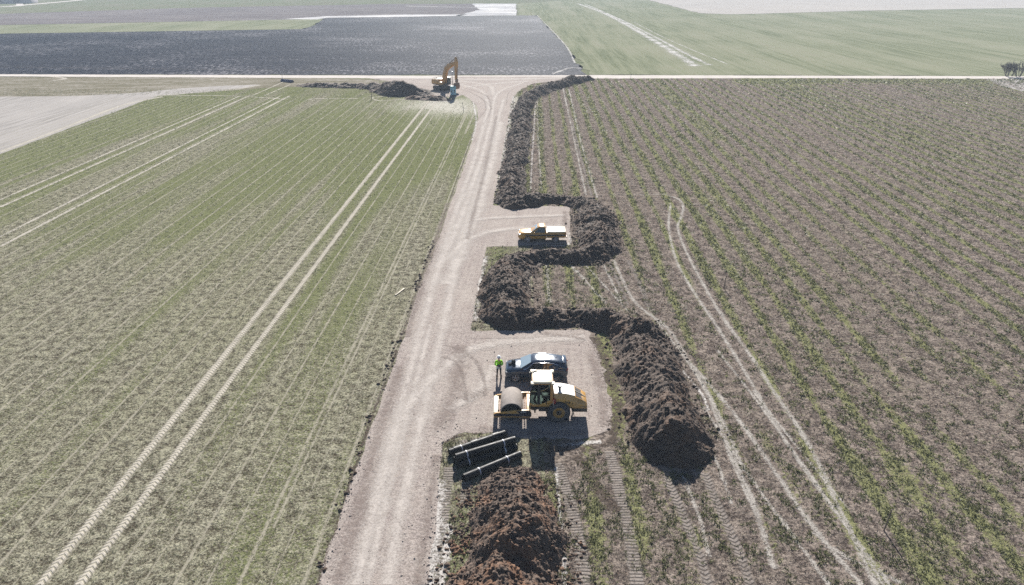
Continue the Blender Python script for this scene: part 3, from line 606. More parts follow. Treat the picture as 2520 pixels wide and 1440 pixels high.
ROADPOLY = GP([(l, yy) for yy, l, r in ROAD] + [(r, yy) for yy, l, r in ROAD[::-1]])
P1 = np.concatenate([around(L1, 5200, .75, 1.35), around(L3, 900, .7, 1.4)]); P1 = P1[~on_road(P1[:, 0], P1[:, 1]) | (RNG.random(len(P1)) < 0.05)]
E1 = np.array(smooth_line(GP([(790, 1400), (832, 1272), (877, 1130), (922, 1000), (965, 885), (997, 792), (1030, 690), (1068, 590)]), 0.12))
E1 = E1 + RNG.normal(0, .16, E1.shape)
E1 = E1[fbm(E1[:, 1] * 0.6, E1[:, 0] * 0.6, 3, 77) > 0.5]
PP = np.concatenate([P1, E1]); scatter_clods("soil_clods", np.c_[PP, np.full(len(PP), 0.0)], 0.04 + 0.13 * RNG.random(len(PP)) ** 2.5, M_soil)
P2 = around(L2, 2600, .6, 1.5); P2 = P2[~on_road(P2[:, 0], P2[:, 1])]
scatter_clods("soil_clods", np.c_[P2, np.zeros(len(P2))], 0.03 + 0.11 * RNG.random(len(P2)) ** 2.5, M_redsoil)
M_stone = soil_mat("loose_limestone", (0.22, 0.19, 0.17), (0.48, 0.43, 0.40), (0.40, 0.32, 0.28), 0.4)
sx = -12 + 24 * RNG.random(60000); sy = 22 + 55 * RNG.random(60000) ** 1.6; ok_ = on_road(sx, sy); sx = sx[ok_]; sy = sy[ok_]
ln_ = smooth_line(GP([(1057, 1440), (1073, 1300), (1083, 1170), (1092, 1090), (1122, 1074)]), 0.5); d_ = seg_dist(sx, sy, ln_)[0]; d2_ = seg_dist(sx, sy, [q for q in E1[::40]])[0]
keep_ = RNG.random(len(sx)) < np.clip(0.012 + 0.8 * np.exp(-d_ / 0.4) + 0.6 * np.exp(-d2_ / 0.4), 0, 1); sx, sy = sx[keep_], sy[keep_]
scatter_clods("loose_stones", np.c_[sx, sy, np.full(len(sx), 0.03)], 0.015 + 0.05 * RNG.random(len(sx)) ** 3, M_stone)
def clods_on(o, n, mat, lo, hi):
    A = np.empty(len(o.data.vertices) * 3, np.float32); o.data.vertices.foreach_get('co', A); A = A.reshape(-1, 3); A = A[A[:, 2] > 0.02]
    q = A[RNG.integers(0, len(A), n)]; scatter_clods("soil_clods", q + np.array([0, 0, 0.02]), lo + (hi - lo) * RNG.random(n) ** 3, mat)
clods_on(bank, 9000, M_soil, 0.04, 0.15)
clods_on(near, 2600, M_redsoil, 0.02, 0.12)

# ================================================================== CROP, STUBBLE AND WEEDS (real leaves on the nearer fields)
def leaf_mat():
    k = NT("leaf_and_straw"); c = k.attr("tint").outputs["Color"]
    b = k.bsdf(c, 0.6, 0, 0.3); tr = k.n("ShaderNodeBsdfTranslucent"); k.put(tr.inputs[0], c)
    mx = k.n("ShaderNodeMixShader"); mx.inputs[0].default_value = 0.35
    k.t.links.new(b.outputs[0], mx.inputs[1]); k.t.links.new(tr.outputs[0], mx.inputs[2]); return k.done(mx)
M_leaf = leaf_mat()
def tufts(name, xy, blades, length, width, cols, flat=0.5):
    """each tuft is a few separate bent blades leaning every way"""
    n = len(xy); N = n * blades
    c = np.repeat(xy, blades, 0) + RNG.normal(0, 0.35, (N, 2)) * np.repeat(length, blades)[:, None]
    a = RNG.random(N) * 6.283; l = np.repeat(length, blades) * (0.5 + RNG.random(N)); ww = np.repeat(width, blades) * (0.6 + 0.8 * RNG.random(N))
    el = flat + (1.35 - flat) * RNG.random(N)
    dx, dy = np.cos(a) * np.cos(el), np.sin(a) * np.cos(el); dz = np.sin(el)
    nx, ny = -np.sin(a), np.cos(a)
    p0 = np.stack([c[:, 0] - nx * ww / 2, c[:, 1] - ny * ww / 2, np.full(N, -.01)], -1); p1 = np.stack([c[:, 0] + nx * ww / 2, c[:, 1] + ny * ww / 2, np.full(N, -.01)], -1)
    mx, my, mz = c[:, 0] + dx * l * .6, c[:, 1] + dy * l * .6, dz * l * .6
    p2 = np.stack([mx + nx * ww * .4, my + ny * ww * .4, mz], -1)
    p3 = np.stack([c[:, 0] + dx * l * 1.15, c[:, 1] + dy * l * 1.15, dz * l * .8], -1)
    V = np.stack([p0, p1, p2, p3], 1).reshape(-1, 3); F = np.arange(N * 4).reshape(N, 4)
    C = np.repeat(cols, blades, 0) * (0.75 + 0.5 * RNG.random((N, 1))); C = np.c_[np.clip(C, 0, 1), np.ones(N)]
    o = np_mesh(name, V, F, M_leaf, cols=np.repeat(C, 4, 0)); return kind(o, 'stuff')
def field_points(n, side, y0=21, y1=196, power=1.75):
    """random points over one field, thinning with distance from the bottom edge of the field"""
    yy = np.linspace(y0, y1, 800); wl = 0.72 * yy + 12
    pdf = wl * yy ** -power; cdf = np.cumsum(pdf); cdf /= cdf[-1]
    y = np.interp(RNG.random(n), cdf, yy); x = side * ((0.72 * y + 12 + 7) * RNG.random(n) - 7)
    return x, y
HEAPS = [L1, L2, L3]
def keep(x, y, side):
    k = ~on_road(x, y)
    rx = np.interp(y, [24, 40, 60, 90, 160], [-7, -6.6, -5.5, -4, -4]); 
    k &= (x < rx) if side < 0 else (x > np.interp(y, [24, 40, 60, 90, 160], [-7, -6.6, -5.5, -4, -4]))
    if side > 0:
        for L in (L1, L2):
            d, par = seg_dist(x, y, L[::3]); k &= d > 1.9
        k &= seg_dist(x, y, GP([(1455, 825), (1492, 920), (1520, 1050), (1400, 1110)]))[0] > 1.1
    return k
TRAMS = [GP(row_line(97, 1440, 243, 3)), GP(row_line(194, 1440, 243, 3))]
RUTS = [GP(q) for q in ([(1540, 476), (1600, 474), (1650, 480), (1674, 492), (1680, 518), (1666, 560), (1690, 622), (1742, 720), (1792, 800), (1850, 880), (1905, 965), (1985, 1085), (2060, 1240), (2155, 1440)], [(1650, 500), (1646, 560), (1664, 640), (1705, 715), (1762, 800), (1812, 880), (1882, 1000), (1962, 1130), (2065, 1270), (2190, 1440)],
    [(1510, 640), (1560, 740), (1640, 805), (1690, 880), (1745, 975), (1790, 1095), (1850, 1230), (1905, 1400)], [(1372, 1140), (1400, 1230), (1425, 1330), (1440, 1460)], [(1500, 1110), (1522, 1200), (1548, 1310), (1572, 1460)], [(1640, 1172), (1682, 1270), (1720, 1360), (1745, 1450)], [(1735, 1165), (1770, 1250), (1815, 1350), (1850, 1450)], [(1700, 895), (1800, 1010), (1900, 1150), (1995, 1290), (2120, 1440)], [(1108, 1150), (1090, 1260), (1072, 1460)])]
def off_lines(x, y, lines, w_):
    k = np.ones(x.shape, bool)
    for l in lines: k &= seg_dist(x, y, l)[0] > w_
    return k
def plant_left(n, ln0):
    x, y = field_points(n, -1); g, p = left_masks(x, y)
    xr = x - ROW * y
    rowf = 0.55 + 0.45 * np.cos(xr * 6.2832 / 0.26)           # drilled rows
    silt = in_poly(x, y, GP([(-700, 236), (0, 238), (390, 233), (0, 380), (-700, 650)]))
    m = keep(x, y, -1) & (RNG.random(n) < (0.35 + 0.65 * rowf) * np.clip(1.15 - 1.1 * p, 0.05, 1)) & off_lines(x, y, TRAMS, 0.27) & ~silt & (y < 178)
    x, y, g = x[m], y[m], g[m]; n = len(x); r = RNG.random(n); ln = ln0 * (y / 30) ** 0.62
    straw = r > 0.52 + 0.55 * (g - 0.4) + 0.3 * (fbm(x / 0.9, y / 0.9, 2, 90) - 0.5)
    cols = np.where(straw[:, None], np.array([0.445, 0.42, 0.31]), np.array([0.165, 0.178, 0.088])) * (0.65 + 0.7 * RNG.random((n, 1)))
    return tufts("winter_crop", np.c_[x, y], 4, ln * (0.6 + 0.8 * RNG.random(n)), 0.28 * ln * (0.6 + 0.8 * RNG.random(n)), cols, 0.15)
plant_left(140000, 0.072)
def plant_right(n, ln0):
    x, y = field_points(n, 1); g, p = right_masks(x, y)
    m = keep(x, y, 1) & (off_lines(x, y, RUTS, 0.34) | (RNG.random(n) < 0.16))
    x, y, g = x[m], y[m], g[m]; n = len(x); ln = ln0 * (y / 30) ** 0.62
    cl = fbm(x / 0.55, y / 0.55, 3, 101)
    green = (g * 1.0 + (0.5 + 1.5 * np.clip((75 - y) / 40, 0, 1)) * (cl - 0.5) + 0.25 * RNG.random(n)) > 0.57 + 0.09 * np.clip((y - 45) / 40, 0, 1)
    k1 = green; k2 = ~green & (RNG.random(n) < 0.7)
    tufts("weeds", np.c_[x, y][k1], 5, ln[k1] * (0.6 + 0.9 * RNG.random(k1.sum())), 0.40 * ln[k1] * (0.6 + 0.8 * RNG.random(k1.sum())), np.array([0.155, 0.16, 0.075]) * (0.45 + 1.0 * RNG.random((k1.sum(), 1))), 0.15)
    c3 = np.array([(0.42, 0.37, 0.29), (0.28, 0.21, 0.18), (0.36, 0.295, 0.26), (0.15, 0.11, 0.09)])[RNG.integers(0, 4, k2.sum())]
    tufts("stubble", np.c_[x, y][k2], 4, ln[k2] * (0.6 + 0.8 * RNG.random(k2.sum())), 0.17 * ln[k2] * (0.6 + 0.8 * RNG.random(k2.sum())), c3 * (0.7 + 0.6 * RNG.random((k2.sum(), 1))), 0.06)
plant_right(165000, 0.11)

# ================================================================== PAINTS AND MATERIALS OF THE OBJECTS
DUST = (0.36, 0.31, 0.26)
M_yel = pmat("yellow_paint", (0.58, 0.31, 0.065), 0.38, 0, 0.45, DUST, 1.6, coat=0.3)
M_cream = pmat("light_roof_paint", (0.74, 0.66, 0.50), 0.36, 0, 0.2, DUST, 1.6, coat=0.3)
M_white = pmat("white_paint", (0.78, 0.77, 0.74), 0.4, 0, 0.2, DUST, 2.0)
M_orange = pmat("orange_paint", (0.60, 0.30, 0.08), 0.4, 0, 0.3, DUST, 2.0, coat=0.2)
M_pick = pmat("golden_yellow_car_paint", (0.56, 0.28, 0.035), 0.28, 0, 0.25, DUST, 1.4, coat=0.6)
M_suv = pmat("dark_blue_car_paint", (0.022, 0.042, 0.075), 0.20, 0.25, 0.0, DUST, 1.2, coat=0.6)
M_black = pmat("black_plastic", (0.018, 0.018, 0.02), 0.5, 0, 0.25, DUST, 3.0)
M_dkblue = pmat("dark_panel_paint", (0.014, 0.018, 0.035), 0.4, 0, 0.2, DUST, 2.0)
M_steel = pmat("dark_steel", (0.10, 0.09, 0.085), 0.5, 0.6, 0.5, DUST, 4.0)
M_drum = pmat("dusty_drum_steel", (0.30, 0.265, 0.24), 0.85, 0.0, 0.9, (0.42, 0.37, 0.33), 2.2, spec=0.15, bump=0.5)
M_drumin = pmat("drum_inside", (0.03, 0.028, 0.03), 0.6, 0, 0.3, DUST, 3.0)
M_rub = pmat("dusty_rubber", (0.050, 0.052, 0.058), 0.8, 0, 0.6, (0.22, 0.20, 0.185), 3.0)
M_alloy = pmat("alloy_rim", (0.60, 0.60, 0.62), 0.4, 0.5, 0.2, DUST, 6.0)
M_chrome = pmat("bright_trim", (0.75, 0.75, 0.76), 0.18, 1.0, 0.05, DUST, 6.0)
M_rust = pmat("worn_brown_steel", (0.20, 0.10, 0.05), 0.6, 0.2, 0.5, DUST, 4.0)
M_red = pmat("red_enamel", (0.28, 0.02, 0.02), 0.3, 0, 0.1, DUST, 4.0)
M_tail = pmat("red_lamp_lens", (0.35, 0.015, 0.015), 0.2, 0, 0.0, DUST, 4.0)
M_lens = pmat("clear_lamp_lens", (0.70, 0.72, 0.74), 0.12, 0.3, 0.0, DUST, 4.0)
M_pipe = pmat("black_corrugated_plastic", (0.010, 0.011, 0.014), 0.45, 0, 0.08, DUST, 3.0, spec=0.3)
M_strap = pmat("white_strap", (0.50, 0.50, 0.54), 0.5, 0, 0.1, DUST, 5.0)
M_bluep = pmat("dark_blue_plastic", (0.02, 0.035, 0.13), 0.35, 0, 0.15, DUST, 3.0)
M_pale = pmat("pale_blue_panel", (0.34, 0.58, 0.66), 0.45, 0, 0.15, (0.4, 0.42, 0.42), 3.0)
M_teal = pmat("teal_lid", (0.12, 0.36, 0.38), 0.45, 0, 0.1, (0.4, 0.42, 0.42), 3.0)
M_wood = pmat("weathered_wood", (0.16, 0.12, 0.09), 0.8, 0, 0.3, (0.3, 0.26, 0.22), 5.0, bump=0.3)
M_plank = pmat("pale_plank", (0.50, 0.44, 0.34), 0.75, 0, 0.3, (0.3, 0.26, 0.22), 5.0, bump=0.3)
M_bark = pmat("grey_bark", (0.10, 0.085, 0.08), 0.85, 0, 0.3, (0.2, 0.18, 0.17), 4.0)
M_hivis = pmat("fluorescent_yellow_cloth", (0.36, 0.85, 0.03), 0.8, 0, 0.1, (0.3, 0.5, 0.05), 9.0, spec=0.1)
M_refl = pmat("grey_reflective_tape", (0.45, 0.52, 0.46), 0.4, 0.2, 0.1, DUST, 9.0)
M_navy = pmat("navy_cloth", (0.02, 0.024, 0.035), 0.85, 0, 0.2, DUST, 9.0, spec=0.1)
M_skin = pmat("skin", (0.48, 0.29, 0.21), 0.55, 0, 0.0, DUST, 9.0)
M_boot = pmat("brown_boot_leather", (0.07, 0.04, 0.028), 0.6, 0, 0.4, DUST, 9.0)
M_helm = pmat("white_helmet_shell", (0.80, 0.80, 0.80), 0.3, 0, 0.05, DUST, 9.0)
def glass_mat(name, tint, clear):
    k = NT(name); g = k.n("ShaderNodeBsdfGlossy"); g.inputs["Roughness"].default_value = 0.04; g.inputs["Color"].default_value = (0.95, 0.97, 1, 1)
    f = k.n("ShaderNodeFresnel"); f.inputs[0].default_value = 1.55
    if clear > 0: b = k.n("ShaderNodeBsdfTransparent"); b.inputs[0].default_value = (*[t * clear for t in tint], 1)
    else: b = k.n("ShaderNodeBsdfDiffuse"); b.inputs[0].default_value = (*tint, 1)
    m = k.n("ShaderNodeMixShader"); k.put(m.inputs[0], f.outputs[0]); k.t.links.new(b.outputs[0], m.inputs[1]); k.t.links.new(g.outputs[0], m.inputs[2]); return k.done(m)
M_gdark = glass_mat("dark_car_glass", (0.018, 0.022, 0.028), 0)
M_gscreen = glass_mat("windscreen_painted_sky", (0.24, 0.31, 0.36), 0)  # bright sky reflection painted into the base colour of the glass
M_gcab = glass_mat("cab_glass", (0.85, 0.93, 0.90), 0.62)

# ================================================================== CARS (front at x = 0, looking along -x; near side at -y)
def wheel(name, parent, x, y, r, w_, spokes=5, out=-1):
    t = MB().lathe([(r * 0.66, -w_ / 2), (r * 0.93, -w_ / 2), (r, -w_ / 2 + 0.035), (r, w_ / 2 - 0.035), (r * 0.93, w_ / 2), (r * 0.66, w_ / 2), (r * 0.64, 0), (r * 0.66, -w_ / 2)], (0, 0, 0), 'y', 32)
    root = bpy.data.objects.new(name, None); COL.objects.link(root); root.parent = parent; root.location = (x, y, r)
    t.build('tyre', M_rub, root)
    m = MB(); yo = out * w_ / 2
    m.lathe([(r * 0.66, yo * 0.98), (r * 0.59, yo * 0.92), (r * 0.57, yo * 0.4), (r * 0.66, yo * 0.3)], (0, 0, 0), 'y', 32)
    m.lathe([(0.0, yo * 0.86), (r * 0.15, yo * 0.86), (r * 0.17, yo * 0.7)], (0, 0, 0), 'y', 16)
    for i in range(spokes):
        a = 2 * math.pi * i / spokes + 0.3; c, s_ = math.cos(a), math.sin(a)
        pts = []
        for rr, hw in ((r * 0.13, r * 0.085), (r * 0.60, r * 0.13)):
            for sg in (-1, 1): pts.append((rr * c - sg * hw * s_, rr * s_ + sg * hw * c))
        q = [(p[0], yo * 0.9, p[1]) for p in pts]; b = [(p[0], yo * 0.62, p[1]) for p in pts]
        m.add(q + b, [(0, 1, 3, 2), (4, 6, 7, 5), (0, 2, 6, 4), (1, 5, 7, 3), (0, 4, 5, 1), (2, 3, 7, 6)])
    m.build('rim', M_alloy, root)
    MB().lathe([(0.0, yo * 0.28), (r * 0.62, yo * 0.28)], (0, 0, 0), 'y', 24).build('brake_disc', M_black, root)
    return root
def car_shell(st):
    """st: x, half width, low z, shoulder z, deck z -> closed lower body"""
    rings = []
    for x, w_, zl, zs, zd in st:
        h = [(w_ * .80, zl), (w_ * .965, zl + .10), (w_ * 1.0, zl + .42 * (zs - zl)), (w_ * .985, zs - .10), (w_ * .955, zs - .02), (w_ * .88, zs + .35 * (zd - zs) + .01), (w_ * .55, zd)]
        rings.append([(x, -a, b) for a, b in h] + [(x, a, b) for a, b in h[::-1]])
    return MB().loft(rings)
def greenhouse(st):
    """st: x, half width at belt, belt z, half width at roof, roof z -> closed cab"""
    rings = []
    for x, wb, zb, wt, zt in st:
        e = max(0.0, zt - zb)
        h = [(wb, zb - .08), (wb, zb), (wb + (wt - wb) * .5 + 0.03 * min(1, e * 2), zb + e * .5), (wt, zt - .06 * min(1, e * 4)), (wt - .10, zt - 0.005), (wt * .5, zt + .018 * min(1, e * 3))]
        rings.append([(x, -a, b) for a, b in h] + [(x, a, b) for a, b in h[::-1]])
    return MB().loft(rings)
def pane(name, parent, pts, mat=None, n=0.006, label=None):
    """a flat or folded panel a few millimetres proud of the shell, with thickness"""
    P = [Vector(p) for p in pts]; nr = (P[1] - P[0]).cross(P[-1] - P[0]).normalized()
    k = len(P); a = [p + nr * n for p in P]; b = [p - nr * 0.03 for p in P]
    fs = [tuple(range(k)), tuple(range(2 * k - 1, k - 1, -1))] + [(i, k + i, k + (i + 1) % k, (i + 1) % k) for i in range(k)]
    return MB().add(a + b, fs).build(name, mat or M_gdark, parent, smooth=None)

# ---- dark SUV
suv = thing("parked_car", "dark blue coupe-backed SUV with chrome window trim parked behind the road roller", "car", (*G(1241, 940), 0.012), R(-0.8))
suv.location = (-0.52, 42.83, 0.0); YC = 0.93     # local y = 0 is the near flank
def S(o, p): o.parent = p; return o
b_ = car_shell([(0.0, .62, .42, .66, .70), (.05, .72, .30, .76, .82), (.22, .82, .24, .86, .93), (.6, .90, .21, .93, 1.01), (1.2, .925, .20, .985, 1.06), (2.0, .93, .20, 1.0, 1.06), (3.0, .935, .20, 1.03, 1.09), (3.8, .93, .22, 1.06, 1.13), (4.3, .90, .28, 1.06, 1.14), (4.55, .84, .36, 1.0, 1.10), (4.64, .74, .48, .92, .98)])
b_.v = [(x, y + YC, z) for x, y, z in b_.v]
body = cut(b_.build('body', M_suv, suv, smooth=None), [(.78, .37, .43, -.2, .45), (3.70, .37, .43, -.2, .45), (.78, .37, .43, 1.45, 2.1), (3.70, .37, .43, 1.45, 2.1)])
g_ = greenhouse([(1.12, .80, 1.03, .74, 1.06), (1.5, .83, 1.03, .70, 1.30), (1.95, .84, 1.04, .66, 1.53), (2.3, .845, 1.05, .66, 1.60), (2.9, .845, 1.06, .655, 1.62), (3.5, .84, 1.08, .64, 1.60), (4.0, .82, 1.10, .62, 1.54), (4.32, .80, 1.10, .60, 1.46), (4.47, .77, 1.10, .60, 1.34), (4.62, .74, 1.06, .66, 1.10)])
g_.v = [(x, y + YC, z) for x, y, z in g_.v]; g_.build('roof', M_suv, suv)
pane('windscreen', suv, [(1.16, YC - .76, 1.085), (1.16, YC + .76, 1.085), (1.92, YC + .60, 1.525), (1.92, YC - .60, 1.525)], M_gscreen)
pane('rear_window', suv, [(4.59, YC + .54, 1.15), (4.59, YC - .54, 1.15), (4.38, YC - .50, 1.42), (4.38, YC + .50, 1.42)][::-1])
for sg in (-1, 1):
    def sp(x, t):  # point on the window side
        wb, wt = .845, .665 - (max(0, x - 3.2) * .06); zb = 1.06 + (x - 1.9) * .02; zt = 1.57 if x < 3 else 1.57 - (x - 3) * .07
        return (x, YC + sg * (wb + (wt - wb) * t + .012 + .02 * math.sin(t * 3.1)), zb + (zt - zb) * t)
    for (q, nm) in (([(1.62, .02), (1.66, .12), (2.08, .82), (2.72, .92), (2.72, .02)], 'side_window'), ([(2.80, .02), (2.80, .92), (3.35, .90), (3.55, .84), (3.55, .03)], 'side_window'), ([(3.63, .05), (3.63, .80), (3.85, .62), (4.08, .30), (3.95, .10)], 'side_window')):
        pp = [sp(*a) for a in q]; pane(nm, suv, pp if sg < 0 else pp[::-1], n=0.006 if sg > 0 else -0.006 if False else 0.006)
    line = [sp(*a) for a in [(1.35, .0), (1.62, -.01), (2.8, -.01), (3.9, .04), (4.16, .30), (3.9, .68), (3.55, .90), (2.8, .98), (2.1, .90), (1.62, .16), (1.35, .0)]]
    MB().tube([(a, b + sg * .012, c) for a, b, c in line], 0.016, 6, False).build('window_trim', M_chrome, suv)
    m = MB().ball((1.66, YC + sg * 1.0, 1.10), (.10, .12, .075)).tube([(1.68, YC + sg * .86, 1.04), (1.67, YC + sg * .96, 1.07)], .03, 8); m.build('mirror', M_suv, suv)
    MB().box((.20, YC + sg * .66, .76), (.30, .24, .08), .03, Matrix.Rotation(sg * -.55, 3, 'Z')).build('headlight', M_lens, suv)
    MB().box((4.53, YC + sg * .66, .98), (.22, .30, .09), .03, Matrix.Rotation(sg * .5, 3, 'Z')).build('taillight', M_tail, suv)
    for x in (2.45, 3.35): MB().box((x, YC + sg * .925, .93), (.20, .035, .03), .01).build('door_handle', M_chrome, suv)
for x in (.78, 3.70):
    wheel('wheel', suv, x, .135, .37, .25, 5, -1); wheel('wheel', suv, x, 1.725, .37, .25, 5, 1)
MB().box((4.40, YC, 1.47), (.26, 1.18, .035), .012, Matrix.Rotation(R(14), 3, 'Y')).build('spoiler', M_suv, suv)
MB().add([(3.62, YC - .02, 1.56), (3.82, YC - .02, 1.52), (3.80, YC, 1.63), (3.62, YC + .02, 1.56), (3.82, YC + .02, 1.52)], [(0, 1, 2), (3, 2, 4), (0, 2, 3), (1, 4, 2), (0, 3, 4, 1)]).build('antenna_fin', M_black, suv)
MB().box((.01, YC, .62), (.05, .8, .20), .015).build('grille', M_black, suv)
MB().box((2.25, .02, .36), (2.1, .05, .10), .02).build('sill_trim', M_black, suv)
MB().box((2.76, .035, .72), (.012, .03, .62)).build('door_gap', M_black, suv)
# bag on the bonnet
bag = thing("bag", "black bag with a raised flap lying on the bonnet of the dark SUV", "bag", (suv.location.x + .52, suv.location.y + .98, .985), R(10))
MB().box((.12, .0, .17), (.30, .22, .30), .05).build('bag_body', M_navy, bag)
MB().box((-.14, .02, .05), (.30, .26, .07), .02).build('flap', M_navy, bag)
MB().tube([(.0, -.05, .30), (.06, -.05, .37), (.18, -.05, .37), (.24, -.05, .30)], .015, 6).build('handle', M_black, bag)

# ---- yellow pick-up
pk = thing("pickup_truck", "golden yellow single-cab pickup truck with covered load bed parked in the far gravel bay", "pickup truck", (.73, 71.30, 0.0), 0)
PC = .93
b_ = car_shell([(0.0, .66, .48, .80, .86), (.06, .78, .36, .90, .98), (.3, .86, .32, .98, 1.06), (.8, .90, .32, 1.02, 1.12), (1.4, .915, .34, 1.05, 1.15), (2.2, .92, .34, 1.07, 1.14), (3.06, .92, .36, 1.08, 1.14), (3.09, .90, .38, 1.08, 1.12)])
b_.v = [(x, y + PC, z) for x, y, z in b_.v]
cut(b_.build('body', M_pick, pk, smooth=None), [(1.03, .38, .47, -.2, .5), (1.03, .38, .47, 1.4, 2.1)])
g_ = greenhouse([(1.35, .80, 1.10, .74, 1.14), (1.75, .82, 1.10, .70, 1.42), (2.15, .83, 1.11, .68, 1.70), (2.45, .83, 1.11, .69, 1.79), (2.85, .83, 1.12, .69, 1.79), (3.0, .83, 1.12, .69, 1.74), (3.08, .82, 1.12, .72, 1.20)])
g_.v = [(x, y + PC, z) for x, y, z in g_.v]; g_.build('roof', M_pick, pk)
b_ = car_shell([(3.13, .90, .50, 1.10, 1.13), (3.3, .92, .48, 1.12, 1.16), (4.4, .92, .50, 1.13, 1.17), (5.2, .91, .52, 1.13, 1.17), (5.31, .86, .56, 1.08, 1.10)])
b_.v = [(x, y + PC, z) for x, y, z in b_.v]
cut(b_.build('load_bed', M_pick, pk, smooth=None), [(4.14, .38, .47, -.2, .5), (4.14, .38, .47, 1.4, 2.1)])
MB().box((4.24, PC, 1.215), (2.06, 1.70, .11), .045).build('bed_cover', M_cream, pk)
pane('windscreen', pk, [(1.46, PC - .70, 1.17), (1.46, PC + .70, 1.17), (2.10, PC + .60, 1.66), (2.10, PC - .60, 1.66)], M_gscreen)
for sg in (-1, 1):
    def sp(x, t): return (x, PC + sg * (.835 + (.70 - .835) * t + .02 + .015 * math.sin(t * 3.1)), 1.13 + .58 * t)
    pp = [sp(*a) for a in [(1.72, .02), (1.80, .18), (2.22, .88), (2.50, .98), (2.90, .98), (2.94, .05)]]
    pane('side_window', pk, pp if sg < 0 else pp[::-1])
    MB().ball((1.76, PC + sg * 1.04, 1.16), (.08, .12, .10)).tube([(1.8, PC + sg * .88, 1.1), (1.77, PC + sg * 1.0, 1.13)], .03, 8).build('mirror', M_pick, pk)
    MB().box((.17, PC + sg * .66, .90), (.32, .26, .16), .04, Matrix.Rotation(sg * -.5, 3, 'Z')).build('headlight', M_lens, pk)
    MB().box((5.27, PC + sg * .80, .92), (.10, .16, .28), .03).build('taillight', M_tail, pk)
    MB().box((2.72, PC + sg * .925, .99), (.20, .03, .035), .01).build('door_handle', M_chrome, pk)
    MB().box((2.3, PC + sg * .918, .86), (3.2, .012, .17), .004).build('painted_side_reflection', M_black, pk)  # dark reflection along the flank, painted as a black strip
    MB().box((4.2, PC + sg * .928, .87), (2.0, .012, .17), .004).build('painted_side_reflection', M_black, pk)
    text_mesh('lettering', "BAU", .11, M_white, pk, Matrix.Translation((2.45, PC + sg * .93, .82)) @ Matrix.Rotation(math.pi / 2, 4, 'X') if sg < 0 else Matrix.Translation((2.75, PC + .93, .82)) @ Matrix.Rotation(math.pi, 4, 'Z') @ Matrix.Rotation(math.pi / 2, 4, 'X'), .002) if False else None
    for x in (1.03, 4.14): wheel('wheel', pk, x, PC + sg * .79, .38, .25, 6, sg)
MB().box((.02, PC, .60), (.14, 1.3, .22), .05).build('bumper', M_orange, pk)
MB().box((.0, PC, .80), (.06, .9, .14), .02).build('grille', M_black, pk)
MB().box((5.36, PC, .60), (.12, 1.6, .12), .03).build('bumper', M_steel, pk)
MB().box((2.25, PC, .40), (1.5, 1.5, .12), .02).box((3.2, PC, .45), (4.0, .9, .14), .02).build('chassis', M_black, pk)

# ================================================================== ROAD ROLLER
ro = thing("road_roller", "yellow single-drum road roller with orange cab parked in front of the dark SUV", "road roller", (-1.24, 38.95, 0.0), R(-0.5))
# local: x from the front of the drum frame, y = 0 the middle, near side -1.1
dr = bpy.data.objects.new('drum', None); COL.objects.link(dr); dr.parent = ro; dr.location = (1.22, 0, .75)
MB().lathe([(.70, -1.0), (.745, -1.0), (.75, -.985), (.75, .985), (.745, 1.0), (.70, 1.0), (.70, -1.0)], (0, 0, 0), 'y', 64).build('drum_shell', M_drum, dr)
for sg in (-1, 1): MB().lathe([(.0, sg * .72), (.28, sg * .72), (.30, sg * .60), (.70, sg * .60)], (0, 0, 0), 'y', 40).build('drum_plate', M_drumin, dr)
for sg in (-1, 1):
    hb = MB().tube([(0, sg * .70, 0), (0, sg * 1.02, 0)], .20, 20)
    for i in range(8): hb.tube([(.24 * math.cos(i * .785), sg * .66, .24 * math.sin(i * .785)), (.24 * math.cos(i * .785), sg * .80, .24 * math.sin(i * .785))], .04, 8)
    hb.build('drum_hub', M_steel, dr)
side = [(.02, .44), (2.48, .44), (2.55, .56), (2.55, .80), (2.40, 1.02), (1.42, 1.0), (.20, .80), (.0, .70)]
fr = bpy.data.objects.new('drum_frame', None); COL.objects.link(fr); fr.parent = ro
for sg in (-1, 1): MB().prism(side, sg * 1.02, sg * 1.12, .012).build('side_beam', M_yel, fr)
MB().box((.15, 0, .64), (.30, 2.02, .24), .03).build('crossbeam', M_cream, fr)
MB().box((2.36, 0, .80), (.26, 2.02, .32), .03).build('crossbeam', M_yel, fr)
for x in (.40, 2.14):
    m = MB().box((x, 0, .62 if x < 1 else .80), (.05, 1.9, .09), .01)
    for i in range(9): m.box((x + (.05 if x < 1 else -.05), -.8 + i * .2, .60 if x < 1 else .78), (.10, .05, .05), .01)
    m.build('scraper', M_rust, fr)
MB().prism([(.03, .53), (2.50, .53), (2.53, .62), (2.53, .80), (2.40, .985), (1.52, .975), (1.76, .745), (.04, .735)], -1.128, -1.122).build('side_panel', M_dkblue, fr)
MB().prism([(.03, .53), (2.50, .53), (2.53, .62), (2.53, .80), (2.40, .985), (1.52, .975), (1.76, .745), (.04, .735)], 1.122, 1.128).build('side_panel', M_dkblue, fr)
RX = Matrix.Rotation(math.pi / 2, 4, 'X')
text_mesh('lettering', "SUNDER", .115, M_white, fr, Matrix.Translation((1.82, -1.131, .855)) @ Matrix.Scale(.86, 4, (1, 0, 0)) @ RX, .002, bold=0.003)
for x, r_, zz in ((.62, .06, .64), (1.22, .10, .64), (1.44, .035, .58)): MB().lathe([(.0, -1.145), (r_, -1.145), (r_ + .01, -1.12)], (x, 0, zz), 'y', 20).build('bearing_cap', M_black, fr)
